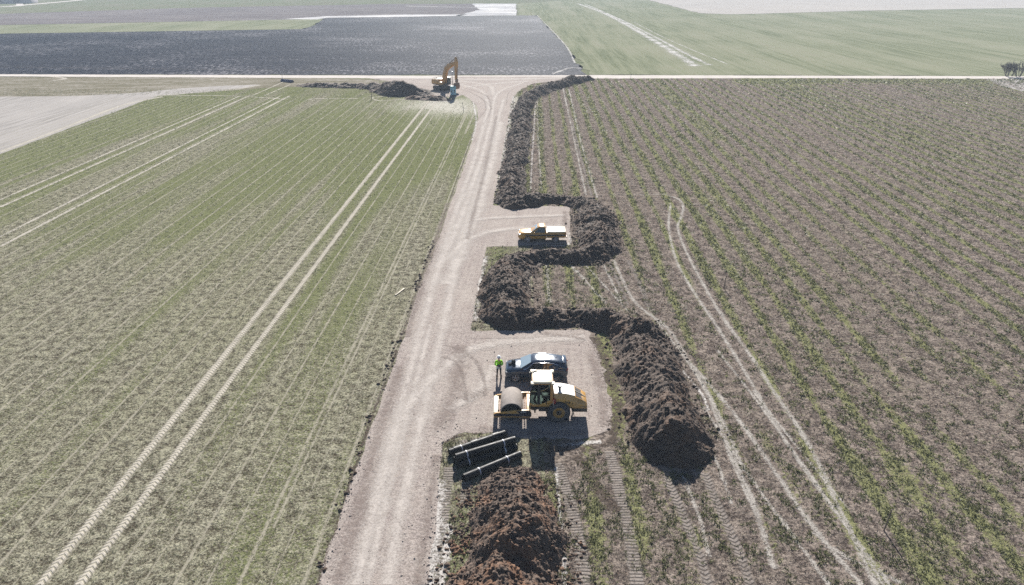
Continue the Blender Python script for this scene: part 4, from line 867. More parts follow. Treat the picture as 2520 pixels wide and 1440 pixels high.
# articulated rear frame
MB().box((2.95, 0, .72), (1.0, .62, .42), .04).box((3.5, 0, .78), (.9, 1.1, .5), .04).box((4.4, 0, .70), (1.5, .9, .5), .05).build('chassis', M_steel, ro)
m = MB(); random.seed(3)
for i in range(9):
    y = -.42 + .1 * i; m.tube([(2.45, y, .86), (2.7, y * 1.1, 1.0 + .08 * random.random()), (2.95, y, .95), (3.2, y * .8, .9)], .028, 6)
m.box((2.8, -.45, .72), (.22, .14, .28), .02); m.build('hydraulic_hoses', M_black, ro)
MB().box((2.80, -.50, .58), (.10, .08, .34), .01).box((2.62, -.52, .80), (.12, .10, .30), .02).build('hitch_bracket', M_rust, ro)
# cab
cab = bpy.data.objects.new('cab', None); COL.objects.link(cab); cab.parent = ro
CW = .80
sidep = [(2.62, 1.10), (4.0, 1.10), (4.0, 1.72), (3.84, 1.66), (3.62, 1.50), (3.42, 1.36), (3.05, 1.27), (2.62, 1.30), (2.43, 1.40), (2.50, 1.22)]
for sg in (-1, 1): MB().prism(sidep, sg * (CW - .07), sg * CW, .01).build('lower_panel', M_yel, cab)
MB().box((3.25, 0, 1.13), (1.5, 2 * CW - .16, .06), .01).build('cab_floor', M_black, cab)
for sg in (-1, 1):
    MB().box((3.90, sg * (CW - .06), 2.18), (.20, .12, 1.34), .015).build('rear_pillar', M_orange, cab)
    MB().prism([(2.97, 1.27), (3.13, 1.27), (3.13, 2.86), (2.97, 2.86)], sg * (CW - .05), sg * (CW + .004)).build('door_pillar', M_black, cab)
    MB().tube([(2.44, sg * (CW - .05), 1.40), (2.41, sg * (CW - .05), 1.75), (2.50, sg * (CW - .05), 2.3), (2.66, sg * (CW - .06), 2.88)], .022, 8).build('front_pillar', M_black, cab)
front = [(2.46, 1.34), (2.41, 1.62), (2.45, 2.05), (2.54, 2.45), (2.66, 2.86)]
V = [(x, s_ * (CW - .06), z) for x, z in front for s_ in (-1, 1)]
MB().add(V + [(a + .012, b, c) for a, b, c in V], [(2 * i, 2 * i + 1, 2 * i + 3, 2 * i + 2) for i in range(4)] + [(10 + 2 * i, 12 + 2 * i, 13 + 2 * i, 11 + 2 * i) for i in range(4)]).build('windscreen', M_gcab, cab)
for sg in (-1, 1):
    MB().prism([(2.44, 1.36), (2.62, 1.29), (2.97, 1.28), (2.97, 2.86), (2.66, 2.86), (2.54, 2.45), (2.45, 2.05), (2.41, 1.62)], sg * (CW - .03), sg * (CW - .018)).build('side_window', M_gcab, cab)
    MB().prism([(3.13, 1.29), (3.42, 1.37), (3.62, 1.51), (3.80, 1.65), (3.80, 2.86), (3.13, 2.86)], sg * (CW - .03), sg * (CW - .018)).build('side_window', M_gcab, cab)
MB().box((3.97, 0, 2.35), (.012, 2 * CW - .26, 1.0)).build('rear_window', M_gcab, cab)
MB().box((3.95, 0, 1.5), (.08, 2 * CW - .24, .72), .02).build('rear_wall', M_black, cab)
rf = MB().box((3.28, 0, 2.96), (1.34, 1.56, .15), .05)
for x in (2.60, 3.96):
    for sg in (-1, 1): rf.box((x, sg * .74, 2.93), (.24, .34, .13), .045)
rf.build('roof', M_cream, cab)
MB().box((3.28, 0, 2.86), (1.42, 1.58, .07), .02).build('roof_edge', M_orange, cab)
MB().box((3.5, .0, 1.5), (.5, .52, .14), .05).box((3.78, 0, 1.86), (.14, .48, .70), .05).box((3.5, 0, 1.3), (.3, .4, .3), .02).build('seat', M_black, cab)
MB().tube([(2.75, 0, 1.15), (2.95, 0, 1.75)], .07, 10).lathe([(.17, -.015), (.19, 0), (.17, .015)], (2.98, 0, 1.80), 'z', 20).build('steering_column', M_black, cab)
MB().tube([(2.70, .55, 3.03), (2.70, .55, 3.13)], .06, 10).box((2.78, .62, 3.07), (.3, .12, .07), .02).build('beacon', M_cream, cab)
for sg in (-1, 1):
    MB().tube([(2.62, sg * .8, 2.75), (2.45, sg * 1.0, 2.7)], .018, 6).box((2.44, sg * 1.02, 2.5), (.06, .20, .34), .02).build('mirror', M_black, cab) if sg > 0 else None
MB().box((3.55, -CW - .004, 1.36), (.06, .006, .16)).build('door_handle', M_black, cab)
# engine hood
st = [(4.06, .82, 1.20, 1.70, 2.06), (4.55, .82, 1.16, 1.70, 2.06), (5.0, .82, 1.10, 1.62, 1.98), (5.45, .82, 1.02, 1.46, 1.85), (5.9, .80, 1.10, 1.30, 1.58), (6.20, .78, 1.10, 1.20, 1.38), (6.30, .72, 1.12, 1.17, 1.22)]
rings = []
for x, w_, zb, zs, zt in st:
    h = [(w_, zb), (w_, zs), (w_ - .03, zs + .06), (w_ - .13, zt - .03), (w_ - .20, zt), (.25, zt + .015)]
    rings.append([(x, -a, b) for a, b in h] + [(x, a, b) for a, b in h[::-1]])
cut(MB().loft(rings).build('engine_hood', M_yel, ro, smooth=None), [(4.40, .75, .86, -1.2, -.40), (4.40, .75, .86, .40, 1.2)])
# lighter top panel and the two grille panes on the sloping tail
V = []
for x, w_, zb, zs, zt in st[:4]: V += [(x + .02, -(w_ - .20), zt + .006), (x + .02, -.25, zt + .022), (x + .02, .25, zt + .022), (x + .02, w_ - .20, zt + .006)]
MB().add(V, [(4 * i + j, 4 * i + j + 1, 4 * i + j + 5, 4 * i + j + 4) for i in range(3) for j in range(3)]).build('hood_top_panel', M_white, ro)
for sg in (-1, 1):
    V = [(5.52, sg * .10, 1.845), (5.52, sg * .56, 1.83), (5.88, sg * .55, 1.60), (6.16, sg * .52, 1.40), (6.16, sg * .06, 1.415), (5.88, sg * .08, 1.615)]
    MB().add(V, [(0, 1, 2, 5), (5, 2, 3, 4)]).build('grille', M_steel, ro)
MB().tube([(5.50, 0, 1.865), (5.9, 0, 1.62), (6.2, 0, 1.40)], .03, 6).build('grille_rib', M_cream, ro)
MB().box((5.72, 0, 1.02), (1.16, 1.56, .14), .03).build('rear_beam', M_yel, ro)
MB().box((5.80, 0, .80), (1.04, 1.54, .28), .04).build('rear_bumper', M_black, ro)
MB().box((5.75, -.80, 1.105), (1.0, .01, .03)).build('hood_seam', M_black, ro)
text_mesh('lettering', "H18", .21, M_black, ro, Matrix.Translation((4.78, -.832, 1.42)) @ Matrix.Rotation(R(9), 4, 'Y') @ RX, .004, bold=0.008)
text_mesh('lettering', "iP", .11, M_black, ro, Matrix.Translation((5.26, -.832, 1.35)) @ Matrix.Rotation(R(9), 4, 'Y') @ RX, .004, shear=.3, bold=0.004)
MB().tube([(4.45, -.18, 2.02), (4.45, -.18, 2.36)], .09, 14).tube([(4.45, -.18, 2.30), (4.45, -.18, 2.33)], .15, 18).build('air_filter', M_black, ro)
MB().tube([(4.45, -.18, 2.365), (4.45, -.18, 2.44)], .15, 20).build('air_filter_cap', M_white, ro)
MB().tube([(4.10, -.92, 1.36), (4.10, -.92, 1.40), (4.10, -.92, 1.72), (4.10, -.92, 1.80), (4.10, -.92, 1.86)], [.06, .085, .085, .04, .03], 14).build('fire_extinguisher', M_red, ro)
for sg in (-1, 1):
    wh = bpy.data.objects.new('wheel', None); COL.objects.link(wh); wh.parent = ro; wh.location = (4.40, sg * .80, .76)
    prof = [(.40, -.25), (.58, -.29), (.70, -.27), (.735, -.20), (.74, 0), (.735, .20), (.70, .27), (.58, .29), (.40, .25), (.38, 0), (.40, -.25)]
    t = MB().lathe(prof, (0, 0, 0), 'y', 56)
    for k in range(44):
        for r_, yy in ((.748, (-.13, .13)), (.742, (-.235, .235)), (.748, (0,))):
            for j, y in enumerate(yy):
                a = 2 * math.pi * (k + .5 * (j + (r_ > .745))) / 44
                M3 = Matrix.Rotation(-a, 3, 'Y'); p = M3 @ Vector((r_, 0, 0))
                t.box((p.x, y, p.z), (.035, .085, .062), 0, M3)
    t.build('tyre', M_rub, wh)
    yo = sg * .25
    MB().lathe([(.41, yo), (.38, yo * 1.02), (.36, yo * .55), (.20, yo * .5), (.18, yo * .9)], (0, 0, 0), 'y', 36).build('rim', M_yel, wh)
    MB().lathe([(.19, yo * .9), (.13, yo * 1.05), (.0, yo * 1.05)], (0, 0, 0), 'y', 24).build('hub', M_black, wh)
    MB().tube([(5.22, sg * .9, 1.10), (5.30, sg * .9, .80), (5.42, sg * .9, .62)], .025, 6).box((5.36, sg * .88, .70), (.03, .30, .30), 0, Matrix.Rotation(R(-22), 3, 'Y')).build('mud_flap', M_steel, ro)
MB().box((3.70, -.78, .62), (.34, .22, .05), .01).box((3.55, -.86, .78), (.03, .03, .40)).box((3.86, -.86, .78), (.03, .03, .40)).build('step', M_steel, ro)
random.seed(7)

# ================================================================== BLACK PIPES
def make_pipe(n_len, r, mat):
    prof = []; k = 0; L = n_len; pitch = .07
    prof.append((r * .86, 0))
    x = 0.0
    while x < L - pitch:
        prof += [(r * .95, x + .004), (r, x + .016), (r, x + .044), (r * .95, x + .056)]; x += pitch
    prof += [(r * .95, L), (r * .84, L), (r * .84, 0), (r * .86, 0)]
    return MB().lathe(prof, (0, 0, 0), 'x', 28)
PIPE_L = 4.05
pipe0 = make_pipe(PIPE_L, .235, M_pipe)
PIPES = "black corrugated pipes lying beside the road"
def pipe(p_left, ang, z, label, straps, roll=0.0, sleeves=()):
    t = thing("drain_pipe", label, "pipe", (p_left[0], p_left[1], z), ang, PIPES)
    if 'me' not in pipe.__dict__:
        o = pipe0.build('pipe_wall', M_pipe, t); pipe.me = o.data
    else:
        o = bpy.data.objects.new('pipe_wall', pipe.me); COL.objects.link(o); o.parent = t
    for s_ in straps: MB().lathe([(.240, s_ - .04), (.247, s_ - .037), (.247, s_ + .037), (.240, s_ + .04)], (0, 0, 0), 'x', 28).build('strap', M_strap, t)
    for s_ in sleeves: MB().lathe([(.238, s_ - .24), (.262, s_ - .22), (.266, s_), (.262, s_ + .22), (.238, s_ + .24)], (0, 0, 0), 'x', 28).build('sleeve', M_pipe, t)
    return t
A0, A1 = np.array(G(1141, 1170, .40)), np.array(G(1280, 1113, .40)); af = math.atan2(A1[1] - A0[1], A1[0] - A0[0])
pipe(A0, af, .235, "front black corrugated pipe beside the reddish soil heap, apart from the stacked ones", (1.05, 3.05))
B0, B1 = np.array(G(1121, 1122, .76)), np.array(G(1264, 1079, .76)); am = math.atan2(B1[1] - B0[1], B1[0] - B0[0]); nm = np.array([-math.sin(am), math.cos(am)])
pipe(B0, am, .64, "black corrugated pipe on top of the strapped stack of pipes", (.72, 3.22))
pipe(B0 - nm * .24, am, .235, "lower black corrugated pipe at the front of the strapped stack", (.74, 3.20))
pipe(B0 + nm * .24, am, .235, "lower black corrugated pipe at the back, hidden under the strapped stack", (.70,))
D0, D1 = np.array(G(1105, 1118, .40)), np.array(G(1241, 1071, .40)); ab = math.atan2(D1[1] - D0[1], D1[0] - D0[0])
pipe(D0 + np.array([-.02, .36]), ab, .24, "rearmost black corrugated pipe with thick sleeves, nearest the roller", (.82,), 0, (.55, 1.75, 3.3))
# ---- blue pipes by the farm track
p0 = np.array(G(694, 200)); p1 = np.array(G(734, 205)); ang = math.atan2(p1[1] - p0[1], p1[0] - p0[0])
nb = np.array([-math.sin(ang), math.cos(ang)])
bp = make_pipe(4.3, .17, M_bluep)
for i, (q, z, lab) in enumerate([(-.36, .17, "front dark blue pipe of the small stack beside the farm track"), (0, .17, "middle bottom dark blue pipe of the small stack beside the farm track"), (.36, .17, "back dark blue pipe of the small stack beside the farm track"), (-.18, .47, "upper dark blue pipe resting on the small stack, nearer the field"), (.18, .47, "upper dark blue pipe resting on the small stack, nearer the track")]):
    t = thing("drain_pipe", lab, "pipe", (p0[0] + nb[0] * q, p0[1] + nb[1] * q, z), ang, "blue pipes beside the farm track")
    if i == 0: bme = bp.build('pipe_wall', M_bluep, t).data
    else: o = bpy.data.objects.new('pipe_wall', bme); COL.objects.link(o); o.parent = t
    MB().lathe([(.178, 2.1), (.182, 2.12), (.182, 2.2), (.178, 2.22)], (0, 0, 0), 'x', 20).build('strap', M_strap, t)

# ================================================================== EXCAVATOR
ex = thing("excavator", "orange tracked excavator with raised arm standing at the road junction", "excavator", (*G(1090, 221), 0.0), R(-50))
def stadium(x0, x1, z0, z1, n=8):
    r = (z1 - z0) / 2; zc = (z0 + z1) / 2; P = []
    for i in range(n + 1): a = -math.pi / 2 + math.pi * i / n; P.append((x1 - r + r * math.cos(a), zc + r * math.sin(a)))
    for i in range(n + 1): a = math.pi / 2 + math.pi * i / n; P.append((x0 + r + r * math.cos(a), zc + r * math.sin(a)))
    return P
for sg in (-1, 1):
    tr = bpy.data.objects.new('track', None); COL.objects.link(tr); tr.parent = ex; tr.location = (0, sg * 1.22, 0)
    sp_ = stadium(-2.25, 2.25, 0.03, .95); m = MB().prism(sp_, -.30, .30)
    for i in range(len(sp_)):
        a, b = sp_[i], sp_[(i + 1) % len(sp_)]; L = math.dist(a, b); nn = max(1, int(L / .19))
        for q in range(nn):
            x = a[0] + (b[0] - a[0]) * (q + .5) / nn; z = a[1] + (b[1] - a[1]) * (q + .5) / nn
            m.box((x, 0, z), (.05, .62, .05))
    m.build('track_belt', M_rub, tr)
    m = MB()
    for x, r_ in ((-1.75, .30), (1.75, .30), (-1.0, .16), (-.4, .16), (.2, .16), (.8, .16)): m.tube([(x, -.315, .49 if r_ > .2 else .28), (x, .315, .49 if r_ > .2 else .28)], r_, 16)
    m.build('rollers', M_steel, tr)
MB().box((0, 0, .72), (2.2, 1.9, .45), .06).tube([(0, 0, .9), (0, 0, 1.18)], .7, 24).build('undercarriage', M_steel, ex)
MB().box((-.7, 0, 1.30), (3.6, 2.7, .24), .04).build('deck', M_steel, ex)
MB().box((-1.35, 0, 1.95), (2.2, 2.72, 1.10), .10).build('engine_housing', M_yel, ex)
MB().box((-1.35, .1, 2.56), (1.9, 2.2, .14), .05).build('engine_cover', M_cream, ex)
m = MB(); pr = [(-2.42, 1.25), (-2.40, 2.45), (-2.75, 2.45), (-3.0, 2.2), (-3.0, 1.45), (-2.8, 1.25)]; m.prism(pr, -1.35, 1.35, .06); m.build('counterweight', M_yel, ex)
MB().box((.35, -.95, 1.75), (1.3, .78, .66), .06).build('fuel_tank', M_yel, ex)
MB().tube([(-1.9, -.6, 2.6), (-1.9, -.6, 3.0)], .08, 10).build('exhaust', M_steel, ex)
MB().tube([(-2.3, -1.3, 2.5), (-2.3, -1.3, 2.9), (-2.3, 1.3, 2.9), (-2.3, 1.3, 2.5)], .025, 6).build('guard_rail', M_steel, ex)
MB().tube([(.9, -1.3, 2.1), (.9, -1.3, 2.8), (-.2, -1.3, 2.8), (-.2, -1.3, 2.5)], .025, 6).build('guard_rail', M_steel, ex)
ec = bpy.data.objects.new('cab', None); COL.objects.link(ec); ec.parent = ex
MB().box((.82, .92, 1.60), (1.68, .98, .50), .04).build('cab_base', M_dkblue, ec)
for x, y in ((.03, .46), (.03, 1.38), (1.55, .46), (1.55, 1.38), (.75, 1.38)): MB().box((x, y, 2.42), (.09, .09, 1.2), .01).build('cab_pillar', M_dkblue, ec)
MB().box((.80, .92, 3.06), (1.66, 1.02, .12), .05).build('cab_roof', M_cream, ec)
MB().box((1.60, .92, 2.35), (.015, .84, 1.25)).build('windscreen', M_gcab, ec)
for y in (.44, 1.40): MB().box((.80, y, 2.42), (1.42, .015, 1.1)).build('side_window', M_gcab, ec)
MB().box((.55, .92, 2.0), (.5, .5, .3), .05).box((.32, .92, 2.35), (.14, .46, .6), .05).build('seat', M_black, ec)
BY = -.12
bm_prof = [(.30, 1.75), (.85, 1.60), (1.55, 2.9), (2.55, 4.75), (3.45, 5.45), (6.15, 6.70), (6.30, 7.10), (6.0, 7.40), (2.8, 6.50), (1.45, 5.55), (.50, 3.5)]
MB().prism(bm_prof, BY - .25, BY + .25, .03).build('boom', M_orange, ex)
st_prof = [(6.02, 8.35), (6.30, 8.42), (6.80, 7.3), (6.70, 6.4), (6.30, 3.0), (5.84, 3.0), (5.72, 6.4), (5.74, 7.1)]
MB().prism(st_prof, BY - .24, BY + .24, .03).build('stick', M_orange, ex)
for sg in (-1, 1): MB().tube([(1.2, BY + sg * .34, 1.7), (1.75, BY + sg * .34, 3.4), (2.4, BY + sg * .34, 5.1)], [.10, .10, .06], 10).build('boom_cylinder', M_yel, ex)
MB().tube([(3.1, BY, 6.55), (4.6, BY, 7.35), (6.05, BY, 8.25)], [.10, .10, .055], 10).build('stick_cylinder', M_steel, ex)
MB().tube([(6.55, BY, 7.2), (6.60, BY, 5.2), (6.50, BY, 3.3)], [.09, .09, .05], 10).build('bucket_cylinder', M_steel, ex)
MB().prism([(6.1, 3.15), (6.55, 3.3), (6.6, 2.9), (6.35, 2.45), (6.0, 2.45), (5.9, 2.9)], BY - .25, BY + .25, .02).build('coupler', M_rust, ex)
# bucket: a curved shell with two cheeks and teeth
arc = [(6.40, 2.45), (6.62, 2.0), (6.60, 1.4), (6.30, .95), (5.80, .80), (5.30, .95)]; inn = [(5.34, 1.02), (5.80, .88), (6.25, 1.02), (6.52, 1.42), (6.54, 1.98), (6.33, 2.42)]
bk = bpy.data.objects.new('bucket', None); COL.objects.link(bk); bk.parent = ex
MB().prism(arc + inn, BY - .62, BY + .62).build('bucket_shell', M_rust, bk)
for sg in (-1, 1): MB().prism(arc + [(5.75, 2.25)], BY + sg * .60, BY + sg * .64).build('bucket_cheek', M_rust, bk)
m = MB()
for i in range(5): m.box((5.18, BY - .5 + .25 * i, .96), (.26, .09, .07), .01, taper=(.7, .6))
m.build('bucket_teeth', M_steel, bk)

# ---- surveillance box with mast
tw = thing("camera_tower", "pale blue box with two dark slots and a thin mast, beside the excavator arm", "camera tower", (*G(1115, 236.5), 0.0), R(4))
tw.location.y += .65
MB().box((0, 0, .10), (1.5, 1.5, .20), .03).build('base', M_black, tw)
MB().box((0, 0, 1.0), (1.36, 1.3, 1.62), .04).build('cabinet', M_pale, tw)
MB().box((0, 0, 2.02), (1.42, 1.36, .42), .06, taper=(.82, .82)).build('cabinet_lid', M_teal, tw)
for sg in (-1, 1): MB().box((sg * .34, -.66, 1.12), (.20, .04, .66), .01).build('slot', M_black, tw)
MB().tube([(-.1, .1, 2.2), (-.1, .1, 3.8)], .07, 10).tube([(-.1, .1, 3.8), (-.1, .1, 5.5)], .05, 10).build('mast', M_steel, tw)
MB().box((.16, .1, 5.42), (.5, .16, .16), .04).ball((.30, .1, 5.22), (.14, .14, .14)).build('camera_head', M_white, tw)
MB().box((-.1, .1, 5.56), (.34, .3, .08), .02).build('head_cover', M_white, tw)

# ================================================================== STAKES AND BOARDS
def stake(px, py, h, lean, label, r=.035, mat=None, az=0.0):
    x, y = G(px, py); dx = math.sin(lean) * h * math.cos(az); dy = math.sin(lean) * h * math.sin(az)
    o = MB().tube([(x, y, -.1), (x + dx * .5 + .008, y + dy * .5, h * .5), (x + dx, y + dy, h)], [r, r * .95, r * .85], 8).build('stake', mat or M_wood, smooth=40)
    tag(o, label, "stake", "survey stakes in the fields")
stake(2175, 1306, 1.5, R(3), "weathered wooden stake with a long shadow in the brown field at the lower right corner", .04)
stake(1781, 709, 1.35, R(4), "dark leaning stake in the middle of the brown field, right of the curved wheel ruts", .04)
stake(1620, 468, 1.4, R(6), "dark stake at the bend where the wheel ruts turn, in the brown field", .04)
stake(1552, 196, 1.6, 0, "thin stake at the edge of the farm track, right of the junction", .045)
stake(915, 247, 1.9, R(1), "dark stake in the green crop, in front of the long-tailed dark soil heap", .06)
stake(1141, 276, 2.0, R(-5), "dark stake in the pale crop corner beside the road bend", .05)
stake(696, 199, 3.4, R(-2), "tall thin stake at the end of the dark blue pipes", .04)
def board(p0, p1, z, label, wd=.16, mat=None):
    a = Vector((*G(*p0), z)); b = Vector((*G(*p1), z)); d = (b - a).normalized()
    m = MB().box(((a + b) / 2), ((b - a).length, wd, .05), .008, Matrix.Rotation(math.atan2(d.y, d.x), 3, 'Z'))
    tag(m.build('board', mat or M_plank), label, "board")
board((973, 728), (995, 711), .06, "pale narrow board lying in the green crop, left of the gravel road", .14)
o = MB().box((*G(1376, 1355), .14), (.95, .07, .06), .01, Matrix.Rotation(R(-42), 3, 'Z') @ Matrix.Rotation(R(6), 3, 'Y')).build('board', M_wood); tag(o, "dark short board sticking out at the right foot of the reddish soil heap", "board")

# ================================================================== BARE SHRUBS, FAR WOOD, FAR SHED
def shrub(px, py, h, spread, stems, label, seed):
    rnd = random.Random(seed); t = thing("bare_shrub", label, "shrub", (*G(px, py), 0.0), 0, "bare shrubs beside the farm track")
    m = MB(); tw_ = MB()
    def grow(p, d, L, r, depth):
        n = 3; pts = [p]; rr = [r]
        for i in range(n):
            d = (d + Vector((rnd.uniform(-.22, .22), rnd.uniform(-.22, .22), rnd.uniform(-.05, .16)))).normalized(); p = p + d * L / n; pts.append(p); rr.append(r * (1 - .5 * (i + 1) / n))
        (m if depth < 2 else tw_).tube(pts, rr, 5 if depth < 2 else 3, False)
        if depth < 4:
            for k in range(3 if depth < 3 else 6):
                q = pts[rnd.randint(1, n)]; nd = (d + Vector((rnd.uniform(-.8, .8), rnd.uniform(-.8, .8), rnd.uniform(-.1, .6)))).normalized(); grow(q, nd, L * rnd.uniform(.5, .75), max(.028, rr[-1] * .8), depth + 1)
    for i in range(stems):
        a = rnd.uniform(0, 6.28); grow(Vector((math.cos(a) * spread * .35, math.sin(a) * spread * .2, 0)), Vector((math.cos(a) * .45, math.sin(a) * .4, 1)).normalized(), h * rnd.uniform(.36, .5), .085, 0)
    m.build('trunk', M_bark, t, smooth=None, fix=False); tw_.build('crown', M_bark, t, smooth=None, fix=False)
shrub(2483, 188, 4.6, 2.6, 12, "wider bare grey shrub with many stems beside the farm track, at the right edge", 5)
shrub(2506, 189, 5.2, 1.6, 7, "narrower taller bare grey shrub, nearest the right edge of the photo", 9)
def far_wood(name, x0, x1, y0, y1, n, seed):
    r_ = np.random.default_rng(seed); x = x0 + (x1 - x0) * r_.random(n); y = y0 + (y1 - y0) * r_.random(n); hh = 9 + 5 * r_.random(n)
    K = 26; c = np.repeat(np.stack([x, y, hh * .6], -1), K, 0) + r_.normal(0, 1, (n * K, 3)) * np.array([2.2, 2.2, 2.4]); c[:, 2] = np.clip(c[:, 2], .5, None)
    d = r_.normal(0, 1, (n * K, 2, 3)); s_ = .9 + .8 * r_.random((n * K, 1))
    V = np.stack([c - d[:, 0] * s_ * .5, c + d[:, 0] * s_ * .5, c + d[:, 1] * s_ * .8], 1).reshape(-1, 3); V[:, 2] = np.maximum(V[:, 2], 0)
    cols = np.repeat(np.c_[np.array([.035, .045, .04]) * (.6 + .8 * r_.random((n * K, 1))), np.ones(n * K)], 3, 0)
    return kind(np_mesh(name, V, np.arange(len(V)).reshape(-1, 3), M_leaf, cols=cols), 'stuff')
a, b, c = G(52, 0), G(178, -2), G(215, -5)
far_wood("distant_wood", -560, -360, 790, 860, 150, 3)
far_wood("distant_wood", G(178, 2)[0], G(420, -3)[0], 740, 800, 150, 4)
sh = thing("farm_shed", "long pale grey shed beside the lane at the far upper left corner", "shed", (*G(14, 8), 0.0), R(14))
MB().box((0, 0, 2.2), (46, 16, 4.4), .1).build('wall', pmat("grey_sheet_wall", (0.34, 0.31, 0.34), .7, 0, .2), sh)
MB().prism([(-23.6, 4.42), (23.6, 4.42), (23.0, 7.2), (-23.0, 7.2)], -.6, .6).build('ridge', M_steel, sh) if False else MB().loft([[(-23.5, -8.6, 4.42), (-23.5, 0, 7.4), (-23.5, 8.6, 4.42)], [(23.5, -8.6, 4.42), (23.5, 0, 7.4), (23.5, 8.6, 4.42)]]).build('roof', pmat("pale_sheet_roof", (0.42, 0.40, 0.42), .6, 0, .2), sh)
for x in (-15, -2, 12): MB().box((x, -8.05, 1.8), (5, .12, 3.4), .03).build('door', M_dkblue, sh)

# ================================================================== PERSON
def skin_mesh(name, joints, edges, mats, root=0, sub=1):
    """joints: (x, y, z, radius or (rx, ry)); grown into one continuous surface"""
    me = bpy.data.meshes.new(name); me.from_pydata([j[:3] for j in joints], edges, [])
    o = bpy.data.objects.new(name, me); COL.objects.link(o)
    md = o.modifiers.new('skin', 'SKIN'); md.use_smooth_shade = True
    for i, j in enumerate(joints):
        r = j[3]; me.skin_vertices[0].data[i].radius = r if isinstance(r, tuple) else (r, r); me.skin_vertices[0].data[i].use_root = (i == root)
    sb = o.modifiers.new('sub', 'SUBSURF'); sb.levels = sub; sb.render_levels = sub
    baked(o); o.data.materials.clear()
    for m_ in mats: o.data.materials.append(m_)
    o.data.polygons.foreach_set('use_smooth', [True] * len(o.data.polygons)); return o
pe = thing("person", "person in fluorescent yellow jacket, white helmet and dark trousers standing in front of the SUV", "person", (*G(1228, 929), 0.012), R(6))
# faces -y; x is across
J = [(0, 0, .96, (.15, .11)), (0, 0, 1.12, (.14, .105)), (0, -.01, 1.30, (.165, .115)), (0, 0, 1.44, (.14, .09)), (0, -.01, 1.53, .055), (0, -.035, 1.62, (.075, .09)), (0, -.045, 1.72, (.078, .095)), (0, -.04, 1.78, (.05, .06))]
E_ = [(0, 1), (1, 2), (2, 3), (3, 4), (4, 5), (5, 6), (6, 7)]
for sg in (-1, 1):
    b = len(J); J += [(sg * .10, 0, .88, .10), (sg * .125, -.015, .50, .065), (sg * .15, .01, .10, .045), (sg * .175, -.12, .04, (.045, .035))]; E_ += [(0, b), (b, b + 1), (b + 1, b + 2), (b + 2, b + 3)]
    b = len(J); J += [(sg * .20, 0, 1.41, .065), (sg * .27, .03, 1.13, .048), (sg * .13, -.24, 1.14, .036), (sg * .09, -.30, 1.15, (.040, .022))]; E_ += [(3, b), (b, b + 1), (b + 1, b + 2), (b + 2, b + 3)]
    h = len(J) - 1
    for k, (fx, ln) in enumerate(((-.03, .06), (-.01, .075), (.01, .08), (.03, .07))):
        c = len(J); J += [(sg * (.075 - .2 * fx), -.335, 1.145 + fx, .0095), (sg * (.05), -.355 - ln * .1, 1.135 + fx, .0085), (sg * .032, -.345, 1.125 + fx, .007)]; E_ += [(h, c), (c, c + 1), (c + 1, c + 2)]
    c = len(J); J += [(sg * .075, -.30, 1.185, .011), (sg * .045, -.315, 1.20, .009)]; E_ += [(h, c), (c, c + 1)]
po = skin_mesh('body', J, E_, [M_skin, M_navy], 0, 1); po.parent = pe
for p in po.data.polygons: p.material_index = 1 if p.center.z < 1.0 and abs(p.center.y) < .22 else 0
Jk = [(0, 0, .86, (.185, .135)), (0, 0, 1.0, (.185, .135)), (0, 0, 1.16, (.18, .13)), (0, -.01, 1.32, (.20, .14)), (0, 0, 1.45, (.15, .10)), (0, -.005, 1.52, (.085, .08))]
Ek = [(0, 1), (1, 2), (2, 3), (3, 4), (4, 5)]
for sg in (-1, 1):
    b = len(Jk); Jk += [(sg * .215, 0, 1.42, .085), (sg * .285, .03, 1.13, .068), (sg * .15, -.215, 1.14, .052)]; Ek += [(4, b), (b, b + 1), (b + 1, b + 2)]
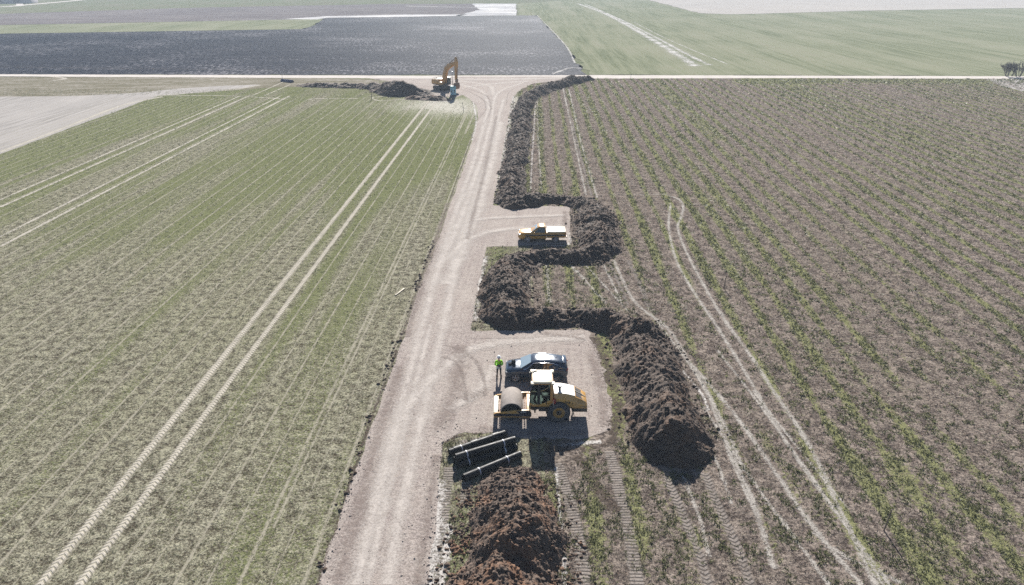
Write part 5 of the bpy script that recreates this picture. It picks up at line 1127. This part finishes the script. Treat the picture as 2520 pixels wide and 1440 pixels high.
jk = skin_mesh('jacket', Jk, Ek, [M_hivis, M_refl, M_navy], 1, 1); jk.parent = pe
for p in jk.data.polygons:
    z = p.center.z; p.material_index = 1 if .86 < z < .93 else 2 if (1.02 < z < 1.10 and p.center.y > -.18 and abs(p.center.x) < .2) else 1 if .95 < z < 1.0 else 0
MB().ball((0, -.03, 1.80), (.135, .155, .11), 3).lathe([(.13, 1.775), (.165, 1.768), (.165, 1.78), (.13, 1.79)], (0, -.045, 0), 'z', 24).build('helmet', M_helm, pe)
MB().ball((0, -.115, 1.72), (.075, .025, .022), 2).build('glasses', M_black, pe)
MB().ball((0, -.135, 1.69), (.016, .022, .025), 2).build('nose', M_skin, pe)
MB().ball((0, -.118, 1.645), (.028, .010, .007), 2).build('mouth', M_red, pe)
for sg in (-1, 1):
    MB().ball((sg * .082, -.035, 1.70), (.014, .028, .036), 2).build('ear', M_skin, pe)
    MB().ball((sg * .165, -.055, .055), (.06, .145, .06), 2).tube([(sg * .152, .01, .05), (sg * .15, .01, .26)], [.07, .066], 12).build('boot', M_boot, pe)
MB().tube([(.12, -.12, 1.46), (.17, -.16, 1.30), (.15, -.155, 1.12)], .018, 6).build('strap', M_black, pe)
rc = thing("remote_control", "small dark remote control held in both hands by the person", "remote control", (pe.location.x + .03, pe.location.y - .335, 1.17), R(6))
MB().box((0, 0, 0), (.16, .09, .035), .012, Matrix.Rotation(R(25), 3, 'X')).build('case', M_black, rc)
MB().box((0, .05, .05), (.15, .012, .09), .005, Matrix.Rotation(R(-20), 3, 'X')).build('screen', M_gdark, rc)

# ================================================================== HAZE
def haze():
    k = NT("thin_haze"); v = k.n("ShaderNodeVolumePrincipled")
    v.inputs["Color"].default_value = (0.74, 0.87, 1.0, 1); v.inputs["Density"].default_value = 0.00046; v.inputs["Anisotropy"].default_value = 0.0
    k.t.links.new(v.outputs[0], k.out.inputs["Volume"])
    o = MB().box((0, 700, 15.5), (2600, 1900, 34)).build("haze", k.m, smooth=None); o.visible_shadow = True
    return kind(o, 'stuff')
haze()
